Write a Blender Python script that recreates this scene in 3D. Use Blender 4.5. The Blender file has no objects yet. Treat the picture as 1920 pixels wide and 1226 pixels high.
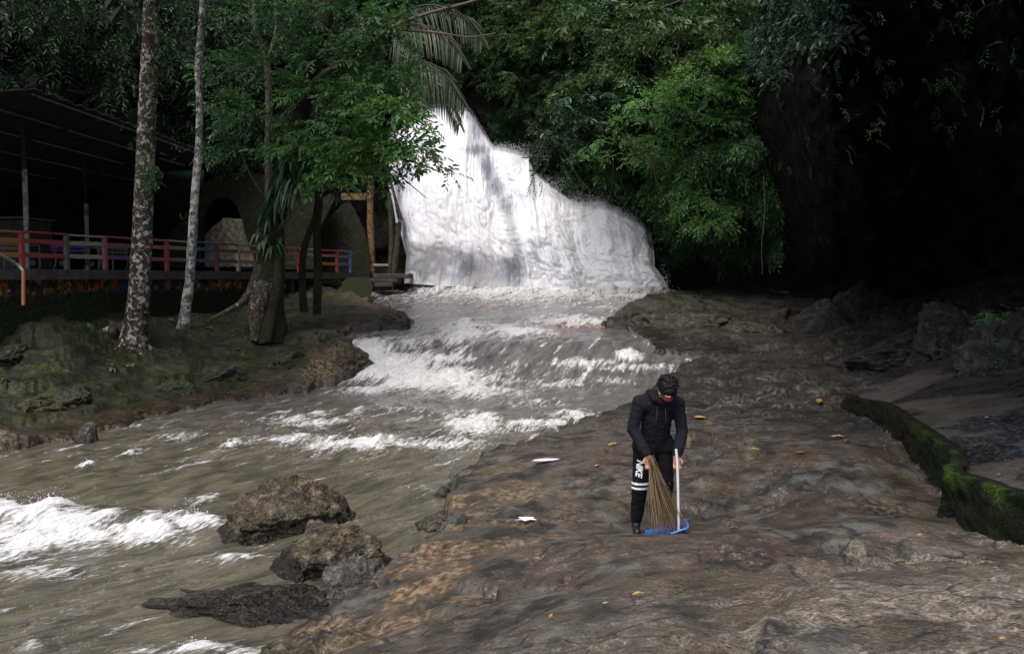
import bpy, bmesh, math, random
import numpy as np
from mathutils import Vector, Matrix, Euler
from mathutils.bvhtree import BVHTree
R = math.radians
sc = bpy.context.scene
COL = sc.collection

# ---------------------------------------------------------------- camera, light, exposure
CAMZ = 2.5
PITCH = R(3.33)
cd = bpy.data.cameras.new("camera"); cd.lens = 30.0; cd.sensor_width = 36.0
cd.clip_start = 0.05; cd.clip_end = 500
cam = bpy.data.objects.new("camera", cd); COL.objects.link(cam)
cam.location = (0, 0, CAMZ); cam.rotation_euler = (R(90) - PITCH, 0, 0)
sc.camera = cam

SUN_EL, SUN_AZ = R(60), R(202)      # azimuth clockwise from +Y
w = bpy.data.worlds.new("World"); sc.world = w; w.use_nodes = True
wn = w.node_tree; bg = wn.nodes["Background"]
sky = wn.nodes.new("ShaderNodeTexSky"); sky.sky_type = 'NISHITA'; sky.sun_disc = False
sky.sun_elevation = SUN_EL; sky.sun_rotation = SUN_AZ; sky.dust_density = 4.0; sky.air_density = 0.8
wn.links.new(sky.outputs[0], bg.inputs[0]); bg.inputs[1].default_value = 0.15
sl = bpy.data.lights.new("sun", 'SUN'); sl.energy = 1.5; sl.angle = R(32); sl.color = (1.0, 0.985, 0.96)
so = bpy.data.objects.new("sun", sl); COL.objects.link(so)
sd_ = Vector((math.sin(SUN_AZ) * math.cos(SUN_EL), math.cos(SUN_AZ) * math.cos(SUN_EL), math.sin(SUN_EL)))
so.rotation_euler = sd_.to_track_quat('Z', 'Y').to_euler(); so.location = (0, 0, 30)
sc.view_settings.view_transform = 'Standard'; sc.view_settings.look = 'None'
sc.view_settings.gamma = 1.0; sc.view_settings.use_curve_mapping = False
sc.view_settings.exposure = 0.62
sc.cycles.max_bounces = 5; sc.cycles.diffuse_bounces = 3; sc.cycles.glossy_bounces = 2
sc.cycles.transmission_bounces = 2; sc.cycles.transparent_max_bounces = 4
sc.cycles.use_denoising = True

# ---------------------------------------------------------------- survey helpers (photo measurements to metres)
F = 1600.0
cp, sp_ = math.cos(PITCH), math.sin(PITCH)
def raydir(px, py):
    a = (np.asarray(px, float) - 960) / F; b = (613 - np.asarray(py, float)) / F
    return a, cp + b * sp_, -sp_ + b * cp
def P(px, py, Y):
    dx, dy, dz = raydir(px, py); t = Y / dy
    return np.stack([dx * t, np.broadcast_to(Y, np.shape(t)) * 1.0, CAMZ + dz * t], -1)
def V(px, py, Y): return Vector(P(px, py, Y).tolist())
WY = [-5, 8, 15, 20, 22.8, 24.2, 26, 30, 34, 38, 60]
WZ = [-.78, -.70, -.62, -.55, -.45, -.05, .55, 1.0, 1.45, 1.83, 1.9]
def Wl(Y): return np.interp(Y, WY, WZ)
def PW(px, py):
    dx, dy, dz = raydir(px, py)
    Y = np.full(np.shape(dx), 20.0)
    lo = np.full(np.shape(dx), 1.5); hi = np.full(np.shape(dx), 60.0)
    for _ in range(40):
        m = (lo + hi) / 2; z = CAMZ + dz / dy * m
        above = z > Wl(m); lo = np.where(above, m, lo); hi = np.where(above, hi, m)
    Y = (lo + hi) / 2
    return dx / dy * Y, Y

# ---------------------------------------------------------------- numpy noise
_rng = np.random.RandomState(7)
_perm = np.concatenate([_rng.permutation(256)] * 3)
_g = _rng.normal(size=(256, 3)); _g /= np.linalg.norm(_g, axis=1)[:, None]; _g = _g.astype(np.float32)
def perlin(x, y, z=0.0):
    x, y, z = np.broadcast_arrays(np.asarray(x, np.float32), np.asarray(y, np.float32), np.asarray(z, np.float32))
    xi = np.floor(x).astype(np.int32); yi = np.floor(y).astype(np.int32); zi = np.floor(z).astype(np.int32)
    xf = x - xi; yf = y - yi; zf = z - zi
    u = xf * xf * xf * (xf * (xf * 6 - 15) + 10); v = yf * yf * yf * (yf * (yf * 6 - 15) + 10); w_ = zf * zf * zf * (zf * (zf * 6 - 15) + 10)
    def h(i, j, k):
        g = _g[_perm[_perm[_perm[(xi + i) & 255] + ((yi + j) & 255)] + ((zi + k) & 255)]]
        return g[..., 0] * (xf - i) + g[..., 1] * (yf - j) + g[..., 2] * (zf - k)
    a = h(0, 0, 0); b = h(1, 0, 0); c = h(0, 1, 0); d = h(1, 1, 0)
    r0 = (a + u * (b - a)); r0 = r0 + v * ((c + u * (d - c)) - r0)
    a = h(0, 0, 1); b = h(1, 0, 1); c = h(0, 1, 1); d = h(1, 1, 1)
    r1 = (a + u * (b - a)); r1 = r1 + v * ((c + u * (d - c)) - r1)
    return (r0 + w_ * (r1 - r0)) * 1.6
def fbm(x, y, z=0.0, o=4, lac=2.1, g=0.5):
    s = 0; a = 1.0; t = 0
    for i in range(o):
        s = s + a * perlin(np.asarray(x) + 17.3 * i, np.asarray(y) - 9.1 * i, np.asarray(z) + 4.7 * i); t += a
        x = np.asarray(x) * lac; y = np.asarray(y) * lac; z = np.asarray(z) * lac; a *= g
    return s / t
def ridged(x, y, z=0.0, o=4):
    s = 0; a = 1.0; t = 0
    for i in range(o):
        s = s + a * (1 - np.abs(perlin(np.asarray(x) + 31.7 * i, y, np.asarray(z) + 3.3 * i)) * 2); t += a
        x = np.asarray(x) * 2.1; y = np.asarray(y) * 2.1; z = np.asarray(z) * 2.1; a *= 0.5
    return s / t
def sstep(a, b, x):
    t = np.clip((x - a) / (b - a), 0, 1); return t * t * (3 - 2 * t)
def tps_fit(pts, val, lam=1e-3):
    pts = np.asarray(pts, float); val = np.asarray(val, float); n = len(pts)
    d = np.linalg.norm(pts[:, None] - pts[None], axis=-1)
    K = np.where(d > 0, d * d * np.log(d + 1e-12), 0) + lam * np.eye(n)
    Pm = np.c_[np.ones(n), pts]; A = np.zeros((n + 3, n + 3)); A[:n, :n] = K; A[:n, n:] = Pm; A[n:, :n] = Pm.T
    wgt = np.linalg.solve(A, np.r_[val, 0, 0, 0])
    def f(x, y):
        x = np.asarray(x, float); y = np.asarray(y, float); sh = np.broadcast(x, y).shape
        x = np.broadcast_to(x, sh).ravel(); y = np.broadcast_to(y, sh).ravel(); out = wgt[n] + wgt[n + 1] * x + wgt[n + 2] * y
        for i in range(n):
            r2 = (x - pts[i, 0]) ** 2 + (y - pts[i, 1]) ** 2
            out = out + wgt[i] * 0.5 * r2 * np.log(r2 + 1e-12)
        return out.reshape(sh)
    return f
def poly_sd(poly, x, y):
    """signed distance to polygon, negative inside"""
    x = np.asarray(x, float); y = np.asarray(y, float); best = np.full(x.shape, 1e9); ins = np.zeros(x.shape, bool)
    n = len(poly)
    for i in range(n):
        ax, ay = poly[i]; bx, by = poly[(i + 1) % n]
        ex, ey = bx - ax, by - ay; L = ex * ex + ey * ey + 1e-12
        t = np.clip(((x - ax) * ex + (y - ay) * ey) / L, 0, 1)
        best = np.minimum(best, (x - ax - t * ex) ** 2 + (y - ay - t * ey) ** 2)
        if ay != by:
            c = ((ay > y) != (by > y)) & (x < (bx - ax) * (y - ay) / (by - ay) + ax); ins ^= c
    d = np.sqrt(best)
    return np.where(ins, -d, d)

# ---------------------------------------------------------------- mesh helpers
def np_mesh(name, verts, faces, mat=None, parent=None, attrs=None, smooth=True):
    me = bpy.data.meshes.new(name); verts = np.asarray(verts, np.float32); faces = np.asarray(faces, np.int32)
    k = faces.shape[1]
    me.vertices.add(len(verts)); me.vertices.foreach_set("co", verts.ravel())
    me.loops.add(faces.size); me.loops.foreach_set("vertex_index", faces.ravel())
    me.polygons.add(len(faces)); me.polygons.foreach_set("loop_start", np.arange(0, faces.size, k, dtype=np.int32))
    me.polygons.foreach_set("use_smooth", np.full(len(faces), smooth))
    me.update(calc_edges=True)
    for nm, arr in (attrs or {}).items():
        arr = np.asarray(arr, np.float32)
        if arr.ndim == 1:
            a = me.attributes.new(nm, 'FLOAT', 'POINT'); a.data.foreach_set("value", arr)
        else:
            a = me.attributes.new(nm, 'FLOAT_VECTOR', 'POINT'); a.data.foreach_set("vector", arr.ravel())
    o = bpy.data.objects.new(name, me); COL.objects.link(o)
    if mat: me.materials.append(mat)
    if parent: o.parent = parent
    return o
def grid_faces(nr, nc, keep=None):
    i = np.arange(nr * nc).reshape(nr, nc)
    f = np.stack([i[:-1, :-1], i[:-1, 1:], i[1:, 1:], i[1:, :-1]], -1).reshape(-1, 4)
    if keep is not None:
        k = keep.ravel(); f = f[k[f].any(1)]
    return f
def compact(v, f, attrs=None):
    u, inv = np.unique(f, return_inverse=True)
    return v[u], inv.reshape(f.shape), {k: a[u] for k, a in (attrs or {}).items()}
def tag(o, label=None, cat=None, group=None, kind=None):
    if label: o['label'] = label
    if cat: o['category'] = cat
    if group: o['group'] = group
    if kind: o['kind'] = kind
    return o
def empty(name, loc=(0, 0, 0), rz=0):
    o = bpy.data.objects.new(name, None); COL.objects.link(o); o.location = loc; o.rotation_euler.z = rz
    o.empty_display_size = 0.2; return o
def bm_obj(name, bm, mat=None, parent=None, smooth=False):
    me = bpy.data.meshes.new(name); bm.normal_update(); bm.to_mesh(me); bm.free()
    if mat: me.materials.append(mat)
    if smooth:
        me.polygons.foreach_set("use_smooth", [True] * len(me.polygons))
    o = bpy.data.objects.new(name, me); COL.objects.link(o)
    if parent: o.parent = parent
    return o
def bm_box(bm, c, s, rot=None, bev=0.0):
    """box centre c, full size s, rot = 3x3 matrix"""
    m = Matrix.Translation(Vector(c)) @ (rot.to_4x4() if rot is not None else Matrix.Identity(4)) @ Matrix.Diagonal((*s, 1))
    g = bmesh.ops.create_cube(bm, size=1.0, matrix=m)
    if bev > 0:
        es = list({e for v in g['verts'] for e in v.link_edges})
        bmesh.ops.bevel(bm, geom=es, offset=bev, segments=1, affect='EDGES')
def bar_rot(a, b):
    d = (Vector(b) - Vector(a)).normalized(); return d.to_track_quat('X', 'Z').to_matrix()
def bm_bar(bm, a, b, wy, wz, bev=0.0):
    a = Vector(a); b = Vector(b); bm_box(bm, (a + b) / 2, ((b - a).length, wy, wz), bar_rot(a, b), bev)
def tube_arrays(pts, rad, seg=10, noise=0.0, nfreq=2.0, sub=1, seed=0.0, cap=True):
    """smooth tube through points (Catmull-Rom), radii per point; returns verts, quads"""
    pts = np.asarray([list(p) for p in pts], float); rad = np.asarray(rad, float)
    if np.ndim(rad) == 0 or rad.size == 1: rad = np.full(len(pts), float(rad))
    n = len(pts); t = np.linspace(0, n - 1, (n - 1) * sub + 1)
    i = np.clip(np.floor(t).astype(int), 0, n - 2); u = (t - i)[:, None]
    p0 = pts[np.clip(i - 1, 0, n - 1)]; p1 = pts[i]; p2 = pts[i + 1]; p3 = pts[np.clip(i + 2, 0, n - 1)]
    c = 0.5 * ((2 * p1) + (-p0 + p2) * u + (2 * p0 - 5 * p1 + 4 * p2 - p3) * u ** 2 + (-p0 + 3 * p1 - 3 * p2 + p3) * u ** 3)
    r = np.interp(t, np.arange(n), rad)
    T = np.gradient(c, axis=0); T /= np.linalg.norm(T, axis=1)[:, None] + 1e-9
    ref = np.array([0.0, 1.0, 0.0]) if abs(T[:, 1]).mean() < 0.8 else np.array([1.0, 0, 0])
    A = np.cross(T, ref); A /= np.linalg.norm(A, axis=1)[:, None] + 1e-9; B = np.cross(T, A)
    th = np.linspace(0, 2 * np.pi, seg, endpoint=False)
    ring = np.cos(th)[None, :, None] * A[:, None] + np.sin(th)[None, :, None] * B[:, None]
    rr = r[:, None] * np.ones(seg)
    if noise > 0:
        q = c[:, None] + ring * r[:, None, None]
        rr = rr * (1 + noise * fbm(q[..., 0] * nfreq + seed, q[..., 1] * nfreq, q[..., 2] * nfreq, 3))
    v = (c[:, None] + ring * rr[..., None]).reshape(-1, 3); m = len(c)
    i0 = np.arange(m - 1)[:, None] * seg; j = np.arange(seg)[None]; j2 = (j + 1) % seg
    f = np.stack([i0 + j, i0 + j2, i0 + seg + j2, i0 + seg + j], -1).reshape(-1, 4)
    return v, f
def merge(parts):
    vs, fs, n = [], [], 0
    for v, f in parts: vs.append(v); fs.append(f + n); n += len(v)
    return np.vstack(vs), np.vstack(fs)
def tubes(name, parts, mat, parent=None):
    v, f = merge(parts); return np_mesh(name, v, f, mat, parent)

# ---------------------------------------------------------------- node helpers
class NT:
    def __init__(s, name):
        s.m = bpy.data.materials.new(name); s.m.use_nodes = True; s.t = s.m.node_tree; s.b = s.t.nodes["Principled BSDF"]
        s.out = s.t.nodes["Material Output"]
    def n(s, typ, **kw):
        nd = s.t.nodes.new("ShaderNode" + typ)
        for k, v in kw.items():
            if k.startswith("i_"): nd.inputs[k[2:].replace("_", " ")].default_value = v
            else: setattr(nd, k, v)
        return nd
    def l(s, a, b): s.t.links.new(a, b)
    def val(s, sock, x):
        if hasattr(x, "links"): s.l(x, sock)
        else: sock.default_value = x
    def attr(s, name, typ='Fac'):
        a = s.n("Attribute"); a.attribute_name = name; return a.outputs[typ]
    def geo(s): return s.n("NewGeometry").outputs["Position"]
    def mapping(s, vec, scale=(1, 1, 1), loc=(0, 0, 0), rot=(0, 0, 0)):
        m = s.n("Mapping"); s.l(vec, m.inputs[0]); m.inputs[1].default_value = loc; m.inputs[2].default_value = rot; m.inputs[3].default_value = scale
        return m.outputs[0]
    def noise(s, vec, scale, detail=4, rough=0.55, dist=0.0):
        n = s.n("TexNoise"); s.l(vec, n.inputs["Vector"]); n.inputs["Scale"].default_value = scale; n.inputs["Detail"].default_value = detail
        n.inputs["Roughness"].default_value = rough; n.inputs["Distortion"].default_value = dist; return s.mr(n.outputs["Fac"], .5 - .5 / 1.55, .5 + .5 / 1.55)
    def vor(s, vec, scale, feature='F1', out="Distance"):
        n = s.n("TexVoronoi", feature=feature); s.l(vec, n.inputs["Vector"]); n.inputs["Scale"].default_value = scale; return n.outputs[out]
    def ramp(s, fac, stops, interp='LINEAR'):
        r = s.n("ValToRGB"); s.val(r.inputs[0], fac); cr = r.color_ramp; cr.interpolation = interp
        while len(cr.elements) < len(stops): cr.elements.new(0.5)
        for e, (p, c) in zip(cr.elements, stops):
            e.position = p; e.color = (c, c, c, 1) if isinstance(c, (int, float)) else (*c, 1)
        return r.outputs[0]
    def mr(s, x, a, b, c=0.0, d=1.0, clamp=True):
        n = s.n("MapRange"); n.clamp = clamp; s.val(n.inputs[0], x)
        for i, q in enumerate((a, b, c, d)): n.inputs[i + 1].default_value = q
        return n.outputs[0]
    def math(s, op, a, b=0.0):
        n = s.n("Math", operation=op); s.val(n.inputs[0], a); s.val(n.inputs[1], b); return n.outputs[0]
    def mix(s, fac, a, b, mode='MIX'):
        n = s.n("Mix", data_type='RGBA', blend_type=mode); s.val(n.inputs[0], fac)
        for k, x in ((6, a), (7, b)):
            if isinstance(x, tuple): x = (*x, 1) if len(x) == 3 else x
            s.val(n.inputs[k], x)
        return n.outputs[2]
    def bump(s, h, strength=0.5, dist=0.02, normal=None):
        b = s.n("Bump"); s.l(h, b.inputs["Height"]); s.val(b.inputs["Strength"], strength); b.inputs["Distance"].default_value = dist
        if normal is not None: s.l(normal, b.inputs["Normal"])
        return b.outputs[0]
    def set(s, color=None, rough=None, normal=None, spec=None, metal=None):
        if color is not None: s.val(s.b.inputs["Base Color"], (*color, 1) if isinstance(color, tuple) else color)
        if rough is not None: s.val(s.b.inputs["Roughness"], rough)
        if normal is not None: s.l(normal, s.b.inputs["Normal"])
        if spec is not None: s.val(s.b.inputs["Specular IOR Level"], spec)
        if metal is not None: s.b.inputs["Metallic"].default_value = metal
        return s.m
def mat_plain(name, col, rough=0.6, var=0.25, scale=6.0, bump=0.0, dirt=None, metal=0.0, spec=0.4):
    t = NT(name); pos = t.geo(); n = t.noise(pos, scale, 5)
    c = t.mix(t.mr(n, .3, .7), tuple(x * (1 - var) for x in col), tuple(min(1, x * (1 + var)) for x in col))
    if dirt: c = t.mix(t.mr(t.noise(pos, scale * .6, 6, .7), .5, .62), c, dirt)
    return t.set(c, rough, t.bump(n, bump, 0.01) if bump else None, spec, metal)
# ================================================================ the river outline
_rp = [(-700, 1226), (-700, 1050), (-300, 930), (0, 858), (150, 828), (190, 815), (300, 780), (380, 765), (450, 752), (560, 742), (640, 722), (672, 700), (668, 680),
       (652, 655), (655, 632), (700, 622), (760, 618), (785, 606), (762, 592), (705, 578), (690, 562), (702, 545), (745, 530), (760, 515),
       (1275, 540), (1262, 556), (1200, 585), (1130, 612), (1180, 625), (1212, 642), (1222, 664), (1280, 669), (1345, 672), (1350, 682), (1290, 690), (1262, 712),
       (1225, 745), (1190, 776), (1130, 788), (1070, 806), (1020, 836), (950, 862), (905, 872), (862, 905), (835, 940), (835, 990), (800, 1045), (730, 1100), (640, 1160), (560, 1178),
       (500, 1215), (420, 1300), (200, 1800), (-900, 2400)]
_a = np.array(_rp, float); _x, _y = PW(_a[:, 0], _a[:, 1]); RIVER = list(zip(_x, _y))

# ================================================================ the ground
def ctl(lst):
    pts, val = [], []
    for c in lst:
        if len(c) == 4: pts.append(c[:2]); val.append(c[2])
        else:
            p = P(*c); pts.append(p[:2]); val.append(p[2])
    return tps_fit(pts, val, 0.02)
LAND = ctl([
    (560, 1200, 6.9), (900, 1220, 4.6), (1300, 1220, 3.9), (1850, 1220, 3.7), (1850, 1100, 4.6), (1400, 1100, 5.2), (1000, 1100, 6.2), (760, 1130, 7.2),
    (850, 1030, 8.4), (1050, 1015, 7.7), (1225, 1003, 7.6), (1225, 999, 8.3), (1225, 960, 9.3), (1500, 1000, 7.2), (1680, 1040, 5.9), (1780, 1000, 6.4),
    (1900, 930, 6.9), (1900, 850, 8.6), (1900, 780, 10.5), (1700, 780, 11.8), (1600, 765, 14.5), (1800, 720, 14), (1620, 900, 8.8), (1500, 820, 12),
    (1300, 880, 10.7), (1000, 880, 11.5), (1300, 800, 14.5), (1100, 815, 14.5), (1400, 720, 19), (1300, 705, 21), (1600, 700, 18.5), (1800, 660, 18.5),
    (1900, 600, 18), (1500, 650, 24), (1700, 610, 24), (1350, 640, 27), (1270, 572, 30), (1200, 592, 29), (1350, 570, 32), (1500, 590, 31),
    (1400, 555, 36), (1600, 560, 33), (1300, 550, 38), (1300, 542, 46), (1700, 540, 40),
    (0, 0, .9, 0), (3, 0, .95, 0), (-3, 1, .4, 0), (6, 1, 1.2, 0), (9, 5, 1.3, 0), (12, 12, 1.6, 0), (14, 25, 2.4, 0), (25, 10, 3, 0),
    (0, 800, 16), (0, 745, 17.5), (0, 690, 19.2), (0, 640, 20.3), (100, 780, 17.2), (100, 730, 18.5), (100, 680, 19.8), (100, 640, 20.5), (200, 745, 19.2), (200, 700, 20.5), (200, 660, 21.8), (250, 634, 22.8),
    (350, 730, 21), (350, 690, 22.3), (350, 650, 23.6), (345, 606, 25), (450, 720, 22), (450, 680, 23.3), (450, 645, 24.4), (500, 611, 25.3), (450, 592, 28), (560, 710, 22.5), (580, 670, 23.8), (600, 640, 25), (600, 600, 28), (700, 592, 30),
    (745, 600, 29), (640, 560, 32), (100, 598, 21.5), (450, 575, 29), (600, 540, 35), (690, 540, 36), (-200, 610, 20), (-14, 22, 1.6, 0), (-11, 14, .9, 0),
    (-14, 8, .7, 0), (-22, 20, 2.0, 0), (-15, 35, 2.3, 0), (-12, 0, .3, 0), (-30, 30, 3, 0), (-5, 46, 2.4, 0)])

KERB_PX = [(1585, 772, 15.2), (1640, 795, 13.4), (1700, 838, 10.9), (1745, 862, 9.7), (1790, 893, 8.6), (1780, 925, 7.7), (1830, 950, 7.2), (1870, 972, 6.8), (1925, 990, 6.5), (2010, 1010, 6.1), (2150, 1040, 5.4)]
KERB = [P(*k) for k in KERB_PX]
_kx = np.array([k[0] for k in KERB]); _ky = np.array([k[1] for k in KERB])
_terr = [(k[0], k[1]) for k in KERB] + [(12, 4.6), (20, 8), (16, 20), (9, 19.5)]

_pp = np.array([(1475, 1095), (1510, 1062), (1600, 1035), (1690, 1000), (1765, 990), (1900, 1045), (2100, 1140), (2100, 1600), (1300, 1600), (1420, 1190), (1460, 1130)], float)
_Y = (CAMZ - .78) * F / (_pp[:, 1] - 520); PLATE = list(zip((_pp[:, 0] - 960) / F * _Y, _Y))
def left_(X, Y): return sstep(-2.6, -3.4, X + 0.05 * Y)
def gblob(X, Y, lst):
    s = 0
    for px, py, Yc, wx, wy, k in lst:
        p = P(px, py, Yc); ry = wy * Yc * Yc / (F * (CAMZ - p[2])); rx = wx * Yc / F
        s = np.maximum(s, k * np.exp(-(((X - p[0]) / rx) ** 2 + ((Y - p[1]) / ry) ** 2)))
    return s
def ground(X, Y, fine=True):
    sd = poly_sd(RIVER, X, Y)
    j = fbm(X * 1.1, Y * 1.1, 3.1, 5)
    sdn = sd + j * (0.55 + .5 * left_(X, Y)) + .10 * ridged(X * 3, Y * 3, 2.0, 4)
    W = Wl(Y); land = LAND(X, Y)
    left = X < -2.2 - 0.02 * Y
    left = sstep(-2.6, -3.4, X + 0.05 * Y)           # 1 on the left bank
    # rock relief: sloping strata, lumps, pits
    q = X * 0.35 + Y * 0.9
    patch = sstep(-.05, .35, fbm(X * .38 + 4, Y * .38, 6.6, 3))
    rough = 0.16 * fbm(X * .5, Y * .5, 1.0, 3) * (1 + .6 * left)
    rough = rough + 0.10 * (ridged(X * 1.0 + Y * .3, Y * 1.3 - X * .4, 5.0, 4) - .5) * (.15 + .75 * patch * (1 - left) + .25 * left)
    rough = rough + 0.020 * fbm(X * 4.5, Y * 4.5, 2.0, 4) * (.5 + patch + .3 * left)
    pit = fbm(X * 3.4, Y * 4.2, 6.0, 4); rough = rough - .10 * sstep(.12, .42, pit) * (.25 + patch) * (1 - .6 * left)
    person = np.exp(-(((X - 1.4) / .9) ** 2 + ((Y - 8.25) / .8) ** 2))
    rough = rough * (1 - .9 * person)
    back = sstep(15, 22, Y) * (1 - left)
    rough = rough + back * 0.13 * ridged(X * .8, Y * .8, 9.0, 5)
    h = land + rough
    # terraced shelves of the left bank
    capz = W + .06 + np.maximum(sd, 0) * (.42 + .25 * fbm(X * .5, Y * .9, 13, 3)) + .05 * fbm(X * 1.6, Y * 2.2, 3, 4) + .12 * sstep(-.1, .3, j)
    h = np.where((left > .5) & (sd < 5), np.minimum(h, capz), h)
    st = 0.27; k = (h + .22 * fbm(X * .22, Y * .5, 8, 3)) / st; fr = k - np.floor(k)
    h = h + left * sstep(.4, 1.5, sd) * (sstep(.62, .98, fr) - fr) * st * .8
    # low ledges running across the right platform
    k = (h + .5 * fbm(X * .5 + 3, Y * .5, 2, 3)) / .17; fr = k - np.floor(k)
    h = h + (1 - left) * (1 - person) * (sstep(.75, .97, fr) - fr) * .17 * (.15 + .5 * patch + .45 * sstep(11, 18, Y))
    h = h + .07 * sstep(.02, -.10, poly_sd(PLATE, X, Y) + .10 * fbm(X * 3, Y * 3, 5, 3))
    # upper path behind the mossy kerb
    tsd = poly_sd(_terr, X, Y)
    top = land * .35 + .65 * (0.83 + 0.0 * X) + .3 * sstep(.3, 0, -tsd) * 0
    up = sstep(0.05, -0.12, tsd)
    kerb_h = .03
    h = h * (1 - up) + up * (land + kerb_h + .015 * fbm(X * 3, Y * 3, 7, 4))
    # a trough below the kerb
    h = h - (1 - up) * np.exp(-(np.maximum(tsd, 0) / .65) ** 2) * np.interp(Y, [5, 8, 11, 15.5], [.32, .28, .20, .05])
    # undercut lip above the water
    h = np.where(sd < 4, np.maximum(h, W + .05 + .12 * sstep(0, 1.2, sd) + .05 * j), h)
    s = sstep(-.22, .22 + .1 * left, sdn - .06) * (1 - .0 * left)
    s = np.clip(s + (.10 * left + .10) * (ridged(X * 1.6 + 5, Y * 1.6, 4.0, 4) - .35) * s * (1 - s) * 4, 0, 1)
    bed = W - .7
    H = bed + (h - bed) * s
    return H, sd, left, up, tsd, sdn
def ground_z(x, y): return float(ground(np.array([float(x)]), np.array([float(y)]))[0][0])

nr, nc = 620, 820
rr = np.geomspace(.5, 62, nr) ; a1 = np.linspace(-.64, .64, nc - 80)
aa = np.concatenate([-.64 - np.geomspace(.004, 2.6, 40)[::-1], a1, .64 + np.geomspace(.004, 2.6, 40)])
Yg = (rr[:, None] - 2.0) * np.ones(nc); Xg = aa[None, :] * (rr[:, None])
Hg, SD, LEFT, UP, TSD, SDN = ground(Xg, Yg)
nz = fbm(Xg * .8, Yg * .8, 12., 4)
grd = np.abs(np.gradient(Hg, axis=0)) / (np.gradient(Yg, axis=0) + 1e-6)
crust = np.clip(sstep(.30, .75, grd) * sstep(-.1, .3, nz + .15), 0, 1) * (1 - UP) * (1 - .7 * LEFT)
moss = LEFT * sstep(.35, 1.5, SD + .9 * nz - .25 * (Yg > 22)) + (1 - LEFT) * (.12 * sstep(.1, .5, nz) + .45 * sstep(24, 30, Yg) * (Xg < 9))
moss = np.clip(moss, 0, 1)
tan = LEFT * sstep(.0, .3, SD) * sstep(1.6, .6, SD + 1.2 * nz)
wet = sstep(.35, -.05, Hg - Wl(Yg) - .06 * nz) * (SD < 1.2)
plate = sstep(.05, -.08, poly_sd(PLATE, Xg, Yg) + .12 * fbm(Xg * 3, Yg * 3, 5, 3)) * (1 - UP)
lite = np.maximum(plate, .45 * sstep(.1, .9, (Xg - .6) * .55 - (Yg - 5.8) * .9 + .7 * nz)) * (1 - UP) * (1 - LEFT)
crust = np.maximum(crust, gblob(Xg, Yg, [(1420, 760, 17, 170, 22, 1), (1340, 800, 14.5, 90, 16, 1), (1500, 745, 17, 120, 14, .9), (1380, 720, 19.5, 120, 8, .6), (1900, 772, 10.8, 40, 10, 1), (1230, 600, 29, 80, 16, .8), (1350, 610, 28, 80, 20, .5), (1220, 1110, 5.5, 60, 12, .35), (1690, 915, 8.2, 60, 10, .9), (900, 960, 9.8, 50, 10, .8), (720, 1180, 6.6, 60, 18, .8), (1745, 740, 13, 40, 6, .8), (1600, 700, 18, 40, 5, .6), (1800, 660, 16, 40, 6, .5)]) * sstep(-.15, .15, fbm(Xg * 1.8, Yg * 1.8, 7, 4) + .04))
crust = np.maximum(crust, .9 * np.exp(-((poly_sd(PLATE, Xg, Yg) + .06) / .09) ** 2) * (Xg < 2.4) * sstep(-.2, .1, fbm(Xg * 4, Yg * 4, 1, 3)))
ochre = (1 - LEFT) * sstep(2.2, .4, SD + nz) * sstep(14, 9, Yg)
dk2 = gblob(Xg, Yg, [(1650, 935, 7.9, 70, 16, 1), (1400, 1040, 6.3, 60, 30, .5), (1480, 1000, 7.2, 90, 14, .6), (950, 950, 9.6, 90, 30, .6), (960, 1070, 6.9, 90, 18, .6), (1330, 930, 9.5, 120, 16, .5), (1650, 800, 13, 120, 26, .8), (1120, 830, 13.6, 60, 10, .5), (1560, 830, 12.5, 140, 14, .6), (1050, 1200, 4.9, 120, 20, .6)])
dark = (1 - LEFT) * sstep(.5, 2.6, (Xg - 2.0) * .45 + (Yg - 11.5) * .32)  # shade under the overhang painted into the rock, deeper to the right
t = NT("river_rock"); pos = t.geo()
n1 = t.noise(pos, 1.1, 6, .6); n2 = t.noise(t.mapping(pos, (1, .8, 1)), 3.4, 4, .55); n3 = t.noise(t.mapping(pos, (1, .8, 1), rot=(0, 0, .35)), 13, 3, .55); vo = t.vor(pos, 26); vb = t.vor(t.mapping(pos, (1, 1.6, 1)), 5)
n4 = t.noise(pos, 48, 1.5, .6); n5 = t.noise(t.mapping(pos, (1, 1.3, 1), rot=(0, 0, .3)), 1.5, 5, .6)
c = t.ramp(t.math('ADD', t.math('MULTIPLY', n2, .7), t.math('MULTIPLY', n4, .3)), [(.22, (.015, .012, .009)), (.38, (.040, .032, .023)), (.52, (.068, .054, .038)), (.66, (.092, .074, .052)), (.8, (.16, .135, .10))])
c = t.mix(t.mr(n1, .44, .56, 0, .8), c, t.ramp(n2, [(.35, (.010, .010, .009)), (.5, (.040, .038, .032)), (.7, (.11, .105, .09))]))
c = t.mix(t.mr(n5, .50, .58, 0, .55), c, t.mix(n3, (.045, .030, .021), (.14, .095, .070)))
c = t.mix(t.math('MULTIPLY', t.attr("ochre"), t.mr(n5, .42, .55)), c, t.ramp(n3, [(.3, (.05, .034, .017)), (.5, (.14, .095, .048)), (.7, (.26, .19, .11))]))
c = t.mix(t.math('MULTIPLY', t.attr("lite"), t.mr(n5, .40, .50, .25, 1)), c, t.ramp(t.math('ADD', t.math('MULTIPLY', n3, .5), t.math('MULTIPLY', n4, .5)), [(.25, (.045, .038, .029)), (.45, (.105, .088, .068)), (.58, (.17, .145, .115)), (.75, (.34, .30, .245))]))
c = t.mix(t.math('MULTIPLY', t.attr("dark"), .88), c, t.ramp(t.math('ADD', t.math('MULTIPLY', n3, .5), t.math('MULTIPLY', n5, .5)), [(.30, (.007, .007, .006)), (.5, (.019, .018, .015)), (.70, (.036, .033, .027)), (.88, (.075, .070, .055))]))
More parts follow.
